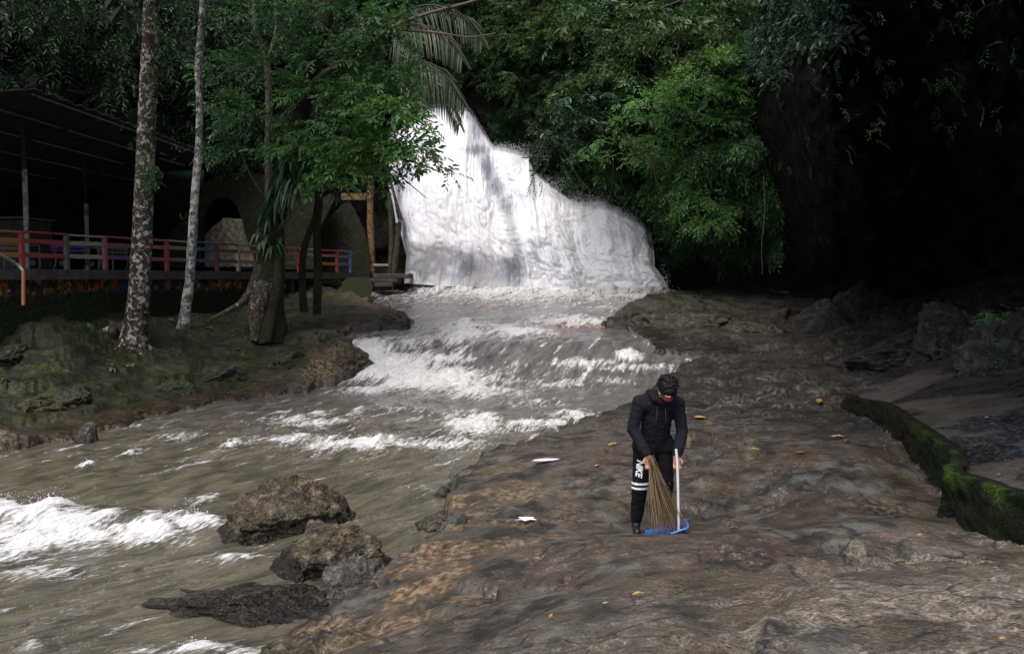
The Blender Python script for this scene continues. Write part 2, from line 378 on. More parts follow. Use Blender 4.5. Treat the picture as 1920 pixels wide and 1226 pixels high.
c = t.mix(t.math('MULTIPLY', t.attr("dark2"), t.mr(n5, .25, .5)), c, t.ramp(n3, [(.3, (.010, .010, .009)), (.55, (.033, .031, .026)), (.8, (.09, .085, .07))]))
c = t.mix(t.math('MULTIPLY', t.math('MULTIPLY', t.mr(n4, .60, .70), t.mr(n3, .5, .62, 0, .7)), t.mr(n5, .45, .65)), c, (.26, .235, .19))
c = t.mix(t.math('MULTIPLY', t.attr("crust"), t.math('MULTIPLY', t.mr(n3, .42, .6), t.mr(n5, .38, .55, .25, 1))), c, t.ramp(n4, [(.3, (.07, .06, .042)), (.7, (.26, .23, .175))]))
c = t.mix(t.mr(vo, .04, .20, .75, 0), c, (.008, .007, .006))
crk = t.vor(t.mapping(t.mix(.16, pos, t.noise(pos, 2.5, 5)), (1, 1.8, 1)), 1.7, 'DISTANCE_TO_EDGE')
c = t.mix(t.math('MULTIPLY', t.mr(crk, .0, .03, .9, 0), t.mr(n1, .42, .52)), c, (.010, .009, .008))
c = t.mix(t.attr("tan"), c, t.ramp(n3, [(.3, (.02, .016, .010)), (.48, (.080, .058, .033)), (.68, (.19, .14, .088))]))
mc = t.ramp(t.math('ADD', t.math('MULTIPLY', t.noise(pos, 4.5, 7, .72), .65), t.math('MULTIPLY', n5, .35)), [(.28, (.004, .005, .003)), (.44, (.010, .013, .004)), (.56, (.026, .032, .008)), (.70, (.060, .064, .020)), (.85, (.10, .09, .05))])
c = t.mix(t.math('MULTIPLY', t.attr("moss"), t.mr(n3, .25, .5, .6, 1)), c, mc)
pth = t.mr(t.noise(pos, .8, 2), .46, .52)
path = t.ramp(t.vor(t.mapping(pos, (1, 1, .3)), 17), [(.1, (.085, .085, .08)), (.3, (.04, .04, .04)), (.5, (.008, .008, .008))])
c = t.mix(t.math('MULTIPLY', t.attr("path"), pth), c, path)
c = t.mix(t.math('MULTIPLY', t.attr("path"), t.math('SUBTRACT', 1.0, pth)), c, t.mix(n3, (.035, .03, .024), (.085, .073, .058)))
c = t.mix(t.attr("wet"), c, t.mix(1.0, c, (.32, .33, .33), 'MULTIPLY'))
hgt = t.math('ADD', t.math('MULTIPLY', n2, .7), t.math('ADD', t.math('MULTIPLY', n3, .45), t.math('MULTIPLY', t.mr(vo, 0, .28), .3))); hgt = t.math('ADD', hgt, t.math('ADD', t.math('MULTIPLY', n5, .8), t.math('MULTIPLY', n4, .18)))
rg = t.mix(t.math('MAXIMUM', t.attr("wet"), t.math('MULTIPLY', t.attr("dark2"), .8)), t.mix(t.mr(n1, .4, .6), (.42, .42, .42), (.8, .8, .8)), (.2, .2, .2))
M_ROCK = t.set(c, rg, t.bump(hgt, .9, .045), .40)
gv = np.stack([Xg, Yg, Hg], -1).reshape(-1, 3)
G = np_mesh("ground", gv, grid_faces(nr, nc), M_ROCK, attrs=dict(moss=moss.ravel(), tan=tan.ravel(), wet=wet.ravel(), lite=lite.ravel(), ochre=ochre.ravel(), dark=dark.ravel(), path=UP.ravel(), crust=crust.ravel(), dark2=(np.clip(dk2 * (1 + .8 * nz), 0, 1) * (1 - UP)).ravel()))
tag(G, kind='structure')

def on_ground(px, py, y0=3.2, y1=40.0):
    """first point of the ground met by the sight line through a photo pixel"""
    dx, dy, dz = raydir(px, py); Ys = np.geomspace(y0, y1, 700); xs = dx / dy * Ys; zs = CAMZ + dz / dy * Ys
    g = ground(xs, Ys)[0]; k = np.argmax(zs < g); return np.array([xs[k], Ys[k], g[k]])

# ================================================================ the river
def blobs(X, Y, lst):
    s = np.zeros(np.shape(X))
    for px, py, wx, wy, k, *ang in lst:
        x0, y0 = PW(px, py); ry = abs(PW(px, py - wy)[1] - PW(px, py + wy)[1]) / 2; rx = wx * y0 / F
        dx, dy = X - x0, Y - y0
        if ang:
            a_ = R(ang[0]); dx, dy = dx * math.cos(a_) + dy * math.sin(a_), -dx * math.sin(a_) + dy * math.cos(a_)
        s = np.maximum(s, k * np.exp(-((dx / rx) ** 2 + (dy / ry) ** 2)))
    return s
FOAM = [(1000, 547, 330, 6, .9), (800, 538, 70, 8, .8), (1180, 555, 110, 6, .8), (760, 585, 40, 10, .25), (900, 612, 130, 8, .65), (1000, 575, 160, 5, .35), (1060, 598, 110, 12, .6), (1140, 578, 70, 9, .5),
        (870, 622, 60, 24, 1.05), (960, 622, 90, 12, .9), (1090, 604, 110, 9, .8), (780, 640, 60, 18, .6), (800, 675, 120, 18, .7), (690, 662, 55, 30, 1.25), (730, 692, 100, 28, 1.3), (810, 715, 130, 22, 1.2), (690, 735, 60, 12, .8), (900, 735, 110, 16, .8), (1000, 645, 120, 12, .22), (950, 690, 100, 16, .40),
        (1090, 682, 70, 12, .85), (1180, 668, 30, 12, .9), (1160, 690, 120, 9, .7), (1330, 678, 60, 4, .8), (1060, 720, 90, 12, .55), (1150, 715, 50, 10, .5), (1000, 760, 80, 12, .45),
        (1100, 785, 75, 15, .9), (1010, 800, 90, 12, .75), (890, 800, 55, 22, 1.0), (800, 835, 120, 12, .85), (680, 835, 120, 14, .9), (530, 830, 110, 10, .7), (560, 795, 100, 12, .7),
        (590, 780, 30, 8, .8), (435, 835, 16, 10, 1.), (250, 852, 20, 8, .8), (330, 825, 60, 8, .5), (160, 875, 16, 6, .8), (760, 770, 80, 10, .45), (670, 775, 20, 10, .6),
        (60, 985, 130, 22, 1.15), (20, 1030, 90, 30, 1.1), (130, 1010, 110, 22, 1.05), (260, 1012, 90, 14, .95), (370, 998, 70, 10, .9), (80, 1075, 110, 16, .75), (440, 1050, 60, 10, .6),
        (370, 1222, 110, 12, .85), (60, 1215, 30, 10, .6), (220, 950, 40, 14, .4), (380, 930, 30, 12, .5), (780, 915, 60, 8, .3), (870, 780, 60, 10, .5)]
FOAM = [(x, y, w_ * 1.05, h_ * 1.05, k) for x, y, w_, h_, k in FOAM]
nr, nc = 720, 620
rr = np.geomspace(4.2, 38.9, nr); aa = np.linspace(-1.35, .26, nc)
aa = np.concatenate([np.linspace(-1.6, -.66, 60, endpoint=False), np.linspace(-.66, .26, nc - 60)])
Yw = rr[:, None] * np.ones(nc); Xw = aa[None] * rr[:, None]
sdw = poly_sd(RIVER, Xw, Yw)
foam = blobs(Xw, Yw, FOAM)
# flow frame: across / along, curving to the left downstream
bend = sstep(24, 9, Yw)
ang = np.radians(18 + 42 * bend)                       # direction of flow away from -Y towards -X
fx = Xw + 0.0; al = Yw * np.cos(ang) + Xw * np.sin(ang); ac = Xw * np.cos(ang) - Yw * np.sin(ang)
al = Yw * .85 + Xw * .55 * bend; ac = Xw - (.28 * Yw - 6.0 * np.exp(-(Yw - 6) / 6))
base = Wl(Yw)
slide = sstep(26.5, 28, Yw) * sstep(37.5, 35, Yw); rap = np.exp(-((Yw - 24.5) / 2.2) ** 2); run = np.exp(-((Yw - 17.5) / 3.2) ** 2)
hz = 0.045 * fbm(ac * 1.0, al * .40, 0, 3) + .020 * fbm(ac * 3, al * 1.1, 1, 3)
chop = ridged(ac * .9 + .5 * fbm(ac * .8, al * .8, 3, 2), al * .75, 2.0, 3); chop2 = fbm(ac * 2.2, al * 1.5, 7.0, 4); lum = fbm(ac * 5, al * 4.2, 4.0, 3)
turb = np.clip(foam, 0, 1)
hz = hz + .030 * chop2 + turb * (.15 * chop + .09 * chop2 + .045 * lum) + run * (.13 * fbm(ac * .7, al * .8, 5, 3) + .06 * chop)
hz = hz * (1 - .55 * slide * (1 - np.clip(foam, 0, 1))) + slide * (.14 * fbm(ac * .5, al * .22, 9, 3)) + rap * .12 * fbm(ac * .7, al * .7, 11, 3)
hz = hz + .30 * np.exp(-((Yw - 37.9) / .45) ** 2) * (.5 + .8 * np.abs(chop2)) * (Xw > -4.6)
# standing wave and hole at the lower left
x0, y0 = PW(120, 985); hz = hz + .26 * np.exp(-(((Xw - x0) / 2.6) ** 2 + ((Yw - y0 + .1) / .45) ** 2))
x1, y1 = PW(260, 940); hz = hz - .14 * np.exp(-(((Xw - x1) / 2.6) ** 2 + ((Yw - y1) / .7) ** 2))
edge = sstep(0.25, -.5, sdw); hz = hz * (.35 + .65 * edge)
Zw = base + hz
streak = fbm(ac * 3.4 + .7 * fbm(ac * 1.2, al * 1.0, 3, 3), al * .55, 3.0, 5)
fo = np.clip(foam * (.50 + .45 * (chop * .5 + .5) + .45 * chop2 + .45 * streak), 0, 1.2)
halo = blobs(Xw, Yw, [(x, y, a * 1.9, b * 2.2, k) for x, y, a, b, k in FOAM])
fo = np.maximum(fo, halo * .42 * (.6 + .9 * streak + .3 * chop2))
crest = sstep(.06, .22, hz - .02) * .55 * (1 - slide)
thin = sstep(.10, .45, streak) * (.16 * (1 - slide) + .05 + .30 * run + .16 * slide * sstep(.0, .3, fbm(ac * .6, al * .5, 4, 3) + .1) + .35 * rap + .1)  # thin foam streaks, also painted in as sparkle on the water
shore = sstep(-.35, -.02, sdw) * .22 * sstep(0, .3, chop2)
fo = np.clip(np.maximum.reduce([fo, crest * sstep(-.1, .3, chop2 + .2), thin, shore]), 0, 1)
flow = np.stack([ac, al, hz * 2], -1).reshape(-1, 3)
vv = np.stack([Xw, Yw, Zw], -1).reshape(-1, 3)
f_ = grid_faces(nr, nc, sdw < .55)
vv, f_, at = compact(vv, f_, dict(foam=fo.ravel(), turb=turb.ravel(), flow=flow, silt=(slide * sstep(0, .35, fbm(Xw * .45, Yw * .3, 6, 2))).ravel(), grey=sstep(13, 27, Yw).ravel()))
t = NT("river_water"); fl = t.attr("flow", 'Vector'); fo_ = t.attr("foam")
m1 = t.noise(t.mapping(fl, (3.4, 1.3, 1)), 1.0, 6, .62, .5); m2 = t.noise(t.mapping(fl, (10, 2.6, 1)), 1.0, 6, .62, .3); m3 = t.noise(t.mapping(fl, (30, 9, 1)), 1.0, 4, .6, .2)
bc = t.mix(t.mr(m1, .3, .7), (.058, .055, .038), (.145, .128, .087))
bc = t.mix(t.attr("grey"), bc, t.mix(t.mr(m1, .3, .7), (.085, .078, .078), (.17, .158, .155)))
bc = t.mix(t.math('MULTIPLY', t.attr("silt"), .65), bc, (.15, .085, .06))
ff = t.math('ADD', fo_, t.math('MULTIPLY', t.math('SUBTRACT', m2, .5), 1.0)); ff = t.math('ADD', ff, t.math('MULTIPLY', t.math('SUBTRACT', m3, .5), t.mr(t.attr('grey'), 0, 1, .75, .25))); ff = t.math('ADD', ff, t.math('MULTIPLY', t.math('SUBTRACT', m1, .5), .35))
ff = t.math('MULTIPLY', t.mr(ff, .30, .72), t.mr(fo_, .03, .16))
fc = t.mix(t.mr(m3, .2, .7), (.42, .41, .38), (.78, .78, .77))
colr = t.mix(ff, bc, fc)
rgh = t.mr(ff, 0, .7, .07, .55)
hh = t.math('ADD', t.math('MULTIPLY', m2, .8), t.math('MULTIPLY', m3, .4))
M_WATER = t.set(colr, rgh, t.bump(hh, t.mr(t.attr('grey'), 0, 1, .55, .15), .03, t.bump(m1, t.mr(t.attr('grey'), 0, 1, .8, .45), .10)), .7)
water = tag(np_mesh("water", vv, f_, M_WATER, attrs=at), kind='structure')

# ================================================================ waterfall sheet
def pline(pts, n):
    pts = np.array(pts, float); d = np.r_[0, np.cumsum(np.linalg.norm(np.diff(pts, axis=0), axis=1))]
    tt = np.linspace(0, d[-1], n); return np.stack([np.interp(tt, d, pts[:, k]) for k in range(pts.shape[1])], -1)
NU, NV = 420, 360
Tp = pline([(735, 205), (800, 194), (882, 203), (905, 240), (926, 275), (960, 281), (992, 292), (1002, 322), (1060, 366), (1086, 374), (1132, 372), (1190, 402), (1219, 428)], NU)
Bp = pline([(758, 537), (900, 547), (1100, 558), (1258, 554)], NU)
Lp = pline([(735, 205), (728, 300), (742, 400), (762, 480), (758, 531)], NV)
Rp = pline([(1219, 428), (1226, 470), (1228, 500), (1243, 520), (1256, 549)], NV)
u = np.linspace(0, 1, NU)[None, :, None]; v = np.linspace(0, 1, NV)[:, None, None]
Cp = (1 - v) * Tp[None] + v * Bp[None] + (1 - u) * Lp[:, None] + u * Rp[:, None] - ((1 - u) * (1 - v) * Tp[0] + u * (1 - v) * Tp[-1] + (1 - u) * v * Bp[0] + u * v * Bp[-1])
u = u[..., 0]; v = v[..., 0]; px, py = Cp[..., 0], Cp[..., 1]
Yf = 38.1 + (3.6 - 1.6 * u) * (1 - np.sin(np.clip(v, 0, 1) * np.pi / 2) ** .9)
warp = .012 * fbm(u * 5, v * 3, 1, 3)
UU, VV = (u + warp) * 1.0 * np.ones_like(v), v + .1 * u
rel = .34 * fbm(UU * 7, VV * 1.2, 3, 3) + .07 * fbm(UU * 38, VV * 1.6, 5, 3) + .03 * fbm(UU * 100, VV * 6, 8, 2)
rel = rel + (.30 * np.abs(perlin(UU * 9, VV * 3.6 + 2, 1.5)) + .13 * np.abs(perlin(UU * 22 + .3 * fbm(UU * 9, VV * 9, 2, 2), VV * 9, 4.5)) + .08 * np.abs(perlin(UU * 50, VV * 22, 6.5))) * (.35 + .65 * sstep(.1, .5, u + .3 * v))
xb = np.interp(py, [190, 290, 330, 370, 430, 500, 550], [868, 906, 926, 946, 966, 978, 988]); rel = rel + .75 * sstep(16, -22, px - xb) * sstep(.03, .22, v) * sstep(1.0, .75, v) - .30 * sstep(26, 4, np.abs(px - xb - 14))
xb2 = np.interp(py, [330, 400, 470, 550], [1010, 1050, 1076, 1090]); rel = rel + .35 * sstep(14, -20, px - xb2) * sstep(16, 60, px - xb) * sstep(.05, .3, v)
Yf = Yf - rel * (.35 + .65 * sstep(0, .12, v)) + 1.0 * sstep(.03, 0, v) + .5 * (sstep(.03, 0, u) + sstep(.97, 1, u))
TH = [(905, 235, 22, 28, 1.), (885, 215, 16, 20, .8), (893, 282, 34, 12, .95), (915, 315, 16, 30, 1.), (935, 350, 24, 26, .9), (950, 385, 22, 26, .9), (1000, 480, 20, 36, .8), (965, 500, 26, 40, .85), (880, 500, 34, 36, .75),
      (840, 515, 22, 16, .6), (755, 340, 16, 60, .85), (762, 420, 16, 50, .8), (1075, 520, 22, 24, .85), (905, 390, 10, 40, .4), (1150, 440, 40, 14, .35), (1100, 410, 60, 12, .25), (790, 515, 16, 16, .6), (835, 300, 16, 40, .2), (1040, 480, 14, 50, .35)]
th = np.zeros_like(px)
for bx, by, wx, wy, k in TH: th = np.maximum(th, k * np.exp(-(((px - bx) / wx) ** 2 + ((py - by) / wy) ** 2)))
th = th * .85 + .06
pf = P(px, py, Yf)
# ragged upper rim
rim = sstep(.05, 0, v) + .0; pf[..., 2] += rim * .22 * fbm(u * 90, u * 0, 2, 4) + rim * .12 * np.abs(fbm(u * 230, u * 0, 5, 3))
t = NT("falling_water"); fl = t.attr("flow", 'Vector')
s1 = t.noise(t.mapping(fl, (30, 1.3, 1)), 1.0, 7, .62); s2 = t.noise(t.mapping(fl, (130, 7, 1)), 1.0, 6, .72); s3 = t.noise(t.mapping(fl, (200, 80, 1)), 1.0, 4, .7)
k = t.math('ADD', t.math('MULTIPLY', t.attr("thin"), .95), t.math('MULTIPLY', t.math('SUBTRACT', s1, .5), .62)); k = t.math('ADD', k, t.math('MULTIPLY', t.math('SUBTRACT', s2, .5), .75)); k = t.math('ADD', k, t.math('MULTIPLY', t.math('SUBTRACT', s3, .5), .45))
colr = t.ramp(t.mr(k, .1, 1.0), [(0, (.86, .87, .90)), (.3, (.74, .75, .80)), (.6, (.42, .44, .50)), (1, (.24, .25, .29))])
M_FALL = t.set(colr, .55, t.bump(t.math('ADD', s2, t.math('MULTIPLY', s3, .6)), .6, .035, t.bump(s1, .35, .08)), .2)
falls = np_mesh("waterfall", pf.reshape(-1, 3), grid_faces(NV, NU), M_FALL, attrs=dict(thin=th.ravel(), flow=np.stack([UU, VV, rel], -1).reshape(-1, 3)))
tag(falls, kind='structure')

def droplets(name, n, seed, spots, s0, s1, mat):
    """many small ragged shreds of white water"""
    rg = np.random.RandomState(seed); ws = np.array([s_[5] for s_ in spots]); pick = rg.choice(len(spots), n, p=ws / ws.sum()); S = np.array(spots)[pick]
    q = P(S[:, 0] + rg.normal(size=n) * S[:, 2], S[:, 1] + rg.normal(size=n) * S[:, 3], S[:, 4] - .1 + rg.normal(size=n) * .12)
    tv = np.array([(1, 0, 0), (-.5, .87, 0), (-.5, -.87, 0), (0, 0, 1.3), (0, 0, -1.3)]); tf = np.array([(0, 1, 3), (1, 2, 3), (2, 0, 3), (1, 0, 4), (2, 1, 4), (0, 2, 4)])
    sz = np.exp(rg.uniform(np.log(s0), np.log(s1), n)); A = rg.normal(size=(n, 3, 3)); qm, _ = np.linalg.qr(A)
    v_ = np.einsum('nij,kj->nki', qm, tv) * sz[:, None, None] * rg.uniform(.5, 1.5, (n, 5, 1)) + q[:, None]
    f2 = tf[None] + (np.arange(n) * 5)[:, None, None]
    return tag(np_mesh(name, v_.reshape(-1, 3), f2.reshape(-1, 3), mat), kind='stuff')
t = NT("spray_white"); M_SPRAY = t.set((.85, .86, .88), .5)
edge_pts = [(x, y, 5, 4, 41.6, 1) for x, y in Tp[60::6] if not (870 < x < 925)]
droplets("spray", 9000, 3, edge_pts + [(980, 286, 20, 8, 41, 14), (950, 280, 16, 6, 41, 7), (1125, 374, 20, 8, 40, 9), (1080, 372, 24, 7, 40, 9), (1036, 350, 18, 9, 40, 7), (1180, 400, 18, 7, 39.6, 4)] +
         [(x, 541, 20, 5, 38, 1.5) for x in range(770, 1250, 20)] + [(1245, 530, 6, 12, 38.4, 5)], .006, .020, M_SPRAY).name = "spray"
# splash thrown up by the rapids
def splash():
    rg = np.random.RandomState(9); spots = []
    for px_, py_, wx, wy, k in FOAM:
        if k > .68: spots.append((px_, py_, wx, wy, k))
    S = np.array(spots); n = 9000; pick = rg.choice(len(S), n, p=(S[:, 2] * S[:, 4]) / (S[:, 2] * S[:, 4]).sum()); q = S[pick]
    gx, gy = PW(q[:, 0] + rg.normal(size=n) * q[:, 2] * .5, np.clip(q[:, 1] + rg.normal(size=n) * q[:, 3] * .5, 535, 1500))
    ii = np.clip(np.searchsorted(rr, gy), 0, nr - 1); jj = np.clip(np.searchsorted(aa, gx / gy), 0, nc - 1)
    ok = (fo[ii, jj] > .55) & (sdw[ii, jj] < -.1); gx, gy, ii, jj = gx[ok], gy[ok], ii[ok], jj[ok]; n = len(gx)
    h = Zw[ii, jj] + np.abs(rg.normal(size=n)) * .045 * (.3 + 1.2 * np.clip(hz[ii, jj] * 4, 0, 1))
    tv = np.array([(1, 0, 0), (-.5, .87, 0), (-.5, -.87, 0), (0, 0, 1.3), (0, 0, -1.3)]); tf = np.array([(0, 1, 3), (1, 2, 3), (2, 0, 3), (1, 0, 4), (2, 1, 4), (0, 2, 4)])
    sz = rg.uniform(.0022, .007, n) * np.sqrt(gy / 10) ; qm, _ = np.linalg.qr(rg.normal(size=(n, 3, 3)))
    v_ = np.einsum('nij,kj->nki', qm, tv) * sz[:, None, None] * rg.uniform(.5, 1.6, (n, 5, 1)) + np.stack([gx, gy, h], -1)[:, None]
    tag(np_mesh("splash", v_.reshape(-1, 3), (tf[None] + (np.arange(n) * 5)[:, None, None]).reshape(-1, 3), M_SPRAY), kind='stuff')
splash()

# ================================================================ cliffs
def ctlp(lst):
    a_ = np.array(lst, float); f0 = tps_fit(a_[:, :2] / 300, a_[:, 2], 1e-3); return lambda x, y: f0(np.asarray(x) / 300, np.asarray(y) / 300)
DB = ctlp([(-500, 600, 26), (-500, 200, 26), (-500, -400, 28), (0, 560, 31), (0, 300, 31), (0, 0, 30), (0, -400, 34), (400, 500, 39), (400, 250, 38), (400, 0, 36), (400, -400, 40),
           (700, 560, 42), (700, 350, 42), (690, 100, 41.5), (700, -300, 45), (760, 540, 42), (850, 180, 43.5), (900, 230, 42.7), (960, 260, 42.2), (1000, 290, 42.0), (900, 500, 42), (1060, 340, 41.6), (1130, 350, 41.2), (1150, 520, 42), (1190, 385, 40.8), (1235, 440, 40.3), (1250, 500, 40),
           (1000, 180, 41), (1000, 0, 40), (950, -300, 45), (1200, 180, 37), (1200, 0, 38), (1200, -400, 44), (1330, 250, 35), (1330, 380, 36), (1300, 470, 40), (1340, 500, 42), (1330, 560, 43), (1450, 540, 44), (1450, 200, 34), (1500, 0, 36), (1500, -400, 42), (1450, 400, 36), (1600, 400, 38), (1700, 100, 36), (2000, 300, 34), (2000, -300, 36), (2000, 560, 40)])
def lump(px, py): return fbm(np.asarray(px) / 95, np.asarray(py) / 80, 2.2, 4)
def DBn(px, py):
    return DB(px, py) - 1.5 * lump(px, py) * sstep(0, 60, np.hypot((px - 1000) / 260, (py - 400) / 200) * 100 - 60)
gx, gy = np.meshgrid(np.linspace(-700, 2100, 360), np.linspace(-620, 590, 200))
D = DBn(gx, gy); cv = P(gx, gy, D); cv += (.35 * fbm(gx / 30, gy / 30, 4, 4))[..., None] * np.array([.3, -1, .2])
t = NT("cliff_rock"); pos = t.geo(); n1 = t.noise(pos, .5, 6, .65); n2 = t.noise(pos, 2.6, 8, .7, .5)
c = t.ramp(n2, [(.3, (.006, .006, .005)), (.5, (.016, .015, .012)), (.7, (.04, .035, .027))]); c = t.mix(t.mr(n1, .46, .6), c, t.ramp(n2, [(.3, (.006, .012, .004)), (.6, (.02, .035, .010))]))
c = t.mix(t.attr("red"), c, t.ramp(n2, [(.3, (.05, .022, .014)), (.6, (.13, .06, .04))]))
M_CLIFF = t.set(c, .8, t.bump(n2, .9, .25), .25)
red = .9 * np.exp(-(((gx - 985) / 30) ** 2 + ((gy - 235) / 34) ** 2))
cliff = tag(np_mesh("cliff", cv.reshape(-1, 3), grid_faces(*gx.shape), M_CLIFF, attrs=dict(red=red.ravel())), kind='structure')

# the overhanging mass on the right; unseen top leans forward to shade the ground
DR = ctlp([(1405, -600, 36), (1405, 0, 36), (1405, 200, 35), (1425, 300, 35), (1455, 400, 35), (1470, 520, 38), (1500, 600, 34), (1500, -600, 19), (1480, 0, 24), (1480, 150, 22), (1500, 250, 22), (1530, 350, 23), (1560, 450, 27), (1560, 540, 33), (1600, 620, 31),
           (1650, -600, 11), (1650, -100, 15), (1650, 100, 18), (1700, 250, 19), (1700, 350, 22), (1700, 450, 27), (1700, 560, 30), (1900, -600, 6.5), (1900, -200, 10.5), (1900, 100, 14), (1900, 250, 16), (1900, 400, 21), (1900, 500, 25), (1900, 600, 25),
           (2300, -600, 6.5), (2300, 0, 10), (2300, 300, 14), (2300, 600, 17), (2900, -900, 4), (2900, 0, 8), (2900, 600, 13), (1900, -1100, 5.5), (1500, -1100, 15)])
bxl = [(-1200, 1520), (-400, 1440), (0, 1422), (110, 1418), (160, 1404), (200, 1408), (235, 1402), (270, 1410), (310, 1436), (345, 1442), (380, 1462), (420, 1458), (470, 1470), (520, 1478), (700, 1490)]
vy = np.linspace(-1200, 690, 240); bl = np.interp(vy, [b[0] for b in bxl], [b[1] for b in bxl]) + 5 * fbm(vy / 14, vy * 0, 3, 3)
s = np.linspace(0, 1, 200) ** 1.4
gx = bl[:, None] + s[None] * (2900 - bl[:, None]); gy = vy[:, None] * np.ones_like(gx)
D = DR(gx, gy) - (2.0 * fbm(gx / 110, gy / 90, 7, 5) + 1.0 * ridged(gx / 60, gy / 50, 2, 4)) * sstep(0, .02, s)[None]
D = np.maximum(D, 5.0)
mz = sstep(.006, .0, s)[None] * sstep(-.1, .2, fbm(gx / 20, gy / 20, 5, 3) + .05) * ((np.abs(gy - 225) < 50) | (np.abs(gy - 400) < 40)) 
cv = P(gx, gy, D); cv[..., 2] = np.maximum(cv[..., 2], -1)
t = NT("overhang_rock"); pos = t.geo(); n2 = t.noise(pos, 2.2, 8, .7, .5)
c = t.ramp(n2, [(.3, (.004, .004, .004)), (.55, (.014, .014, .012)), (.8, (.045, .043, .036))]); c = t.mix(t.attr("moss"), c, t.ramp(n2, [(.3, (.03, .05, .008)), (.6, (.10, .16, .02))]))
M_OVER = t.set(c, .95, t.bump(n2, .9, .2), .04)
over = tag(np_mesh("overhang", cv.reshape(-1, 3), grid_faces(*gx.shape), M_OVER, attrs=dict(moss=mz.ravel())), kind='structure')
# ================================================================ foliage
def leaf_mat(name, dark, mid, light, rough=.42, trans=.22):
    t = NT(name); f = t.attr("tint"); c = t.ramp(f, [(0, dark), (.5, mid), (1, light)])
    t.set(c, rough, None, .28)
    tr = t.n("BsdfTranslucent"); t.l(t.mix(1.0, c, (1.3, 1.5, .7), 'MULTIPLY'), tr.inputs[0])
    ms = t.n("MixShader"); ms.inputs[0].default_value = trans; t.l(t.b.outputs[0], ms.inputs[1]); t.l(tr.outputs[0], ms.inputs[2]); t.l(ms.outputs[0], t.out.inputs[0])
    return t.m
ML_BRIGHT = leaf_mat("bright_leaves", (.020, .065, .018), (.065, .16, .045), (.19, .34, .10))
ML_MID = leaf_mat("green_leaves", (.010, .034, .012), (.042, .105, .040), (.14, .25, .10))
ML_DARK = leaf_mat("dark_leaves", (.007, .018, .008), (.020, .045, .018), (.055, .095, .045), .38, .12)
ML_BLUE = leaf_mat("bluish_leaves", (.006, .018, .009), (.016, .042, .021), (.045, .095, .048), .36)
ML_PALM = leaf_mat("palm_leaves", (.018, .027, .014), (.04, .055, .03), (.085, .10, .06), .4)
ML_OLIVE = leaf_mat("olive_leaves", (.012, .032, .010), (.042, .085, .026), (.12, .18, .06))

def sprig_templates(rg, K=6, nleaf=9, L=.9, leaf=.26, wid=.38, droop=.35, pinnate=False):
    out = []
    for _ in range(K):
        V_, T_ = [], []
        for i in range(nleaf):
            s_ = (i + .6) / nleaf; side = 1 if i % 2 else -1
            if i == nleaf - 1: side = 0
            base = np.array([s_ * L, 0, -droop * L * s_ * s_])
            ang = side * R(62 if pinnate else rg.uniform(38, 75)); el = rg.uniform(-.6, .1)
            d = np.array([math.cos(ang) * math.cos(el), math.sin(ang) * math.cos(el), math.sin(el) - .15]); d /= np.linalg.norm(d)
            l = leaf * rg.uniform(.75, 1.2) * (1 if pinnate else (.75 + .5 * s_)); w2 = l * wid * .5
            up = np.array([0, 0, 1.0]) + rg.normal(size=3) * .3; sd_v = np.cross(d, up); sd_v /= np.linalg.norm(sd_v); n_ = np.cross(sd_v, d)
            b_ = base; tip = b_ + d * l + np.array([0, 0, -.18 * l])
            p1 = b_ + d * l * .35 + sd_v * w2 + n_ * w2 * .3; p2 = b_ + d * l * .70 + sd_v * w2 * .8 + n_ * w2 * .25 - np.array([0, 0, .05 * l])
            q1 = b_ + d * l * .35 - sd_v * w2 + n_ * w2 * .3; q2 = b_ + d * l * .70 - sd_v * w2 * .8 + n_ * w2 * .25 - np.array([0, 0, .05 * l])
            V_ += [b_, p1, p2, tip, q2, q1]; T_ += [rg.uniform(-.22, .22)] * 6
        out.append((np.array(V_), np.array(T_)))
    return out
def sprigs(name, pos, dirs, scale, tint, mat, rg, parent=None, kind=None, tpl=None, roll=.6):
    n = len(pos); tpl = tpl or TPL; K = len(tpl); which = rg.randint(0, K, n)
    d = dirs / np.linalg.norm(dirs, axis=1)[:, None]
    up = np.array([0, 0, 1.0]) + rg.normal(size=(n, 3)) * roll * .5; y = np.cross(up, d); y /= np.linalg.norm(y, axis=1)[:, None] + 1e-9; z = np.cross(d, y)
    Rm = np.stack([d, y, z], -1)
    VS, TS = [], []
    for k in range(K):
        m = which == k; tv, tt = tpl[k]
        VS.append((np.einsum('nij,kj->nki', Rm[m], tv) * scale[m][:, None, None] + pos[m][:, None]).reshape(-1, 3))
        TS.append(np.clip(tint[m][:, None] + tt[None], 0, 1).ravel())
    v_ = np.vstack(VS); tt = np.concatenate(TS); nl = len(v_) // 6; b = (np.arange(nl) * 6)[:, None]
    f = np.concatenate([b + np.array([[0, 1, 2, 3]]), b + np.array([[0, 3, 4, 5]])])
    o = np_mesh(name, v_, f, mat, parent, dict(tint=tt), smooth=False)
    if kind: o['kind'] = kind
    return o
rgp = np.random.RandomState(21)
TPL = sprig_templates(rgp)
TPL_BIG = sprig_templates(rgp, 6, 7, 1.1, .46, .42, .45)
TPL_PIN = sprig_templates(rgp, 6, 17, 1.1, .24, .30, .35, True)
TPL_HANG = sprig_templates(rgp, 6, 11, 1.0, .30, .28, .8)

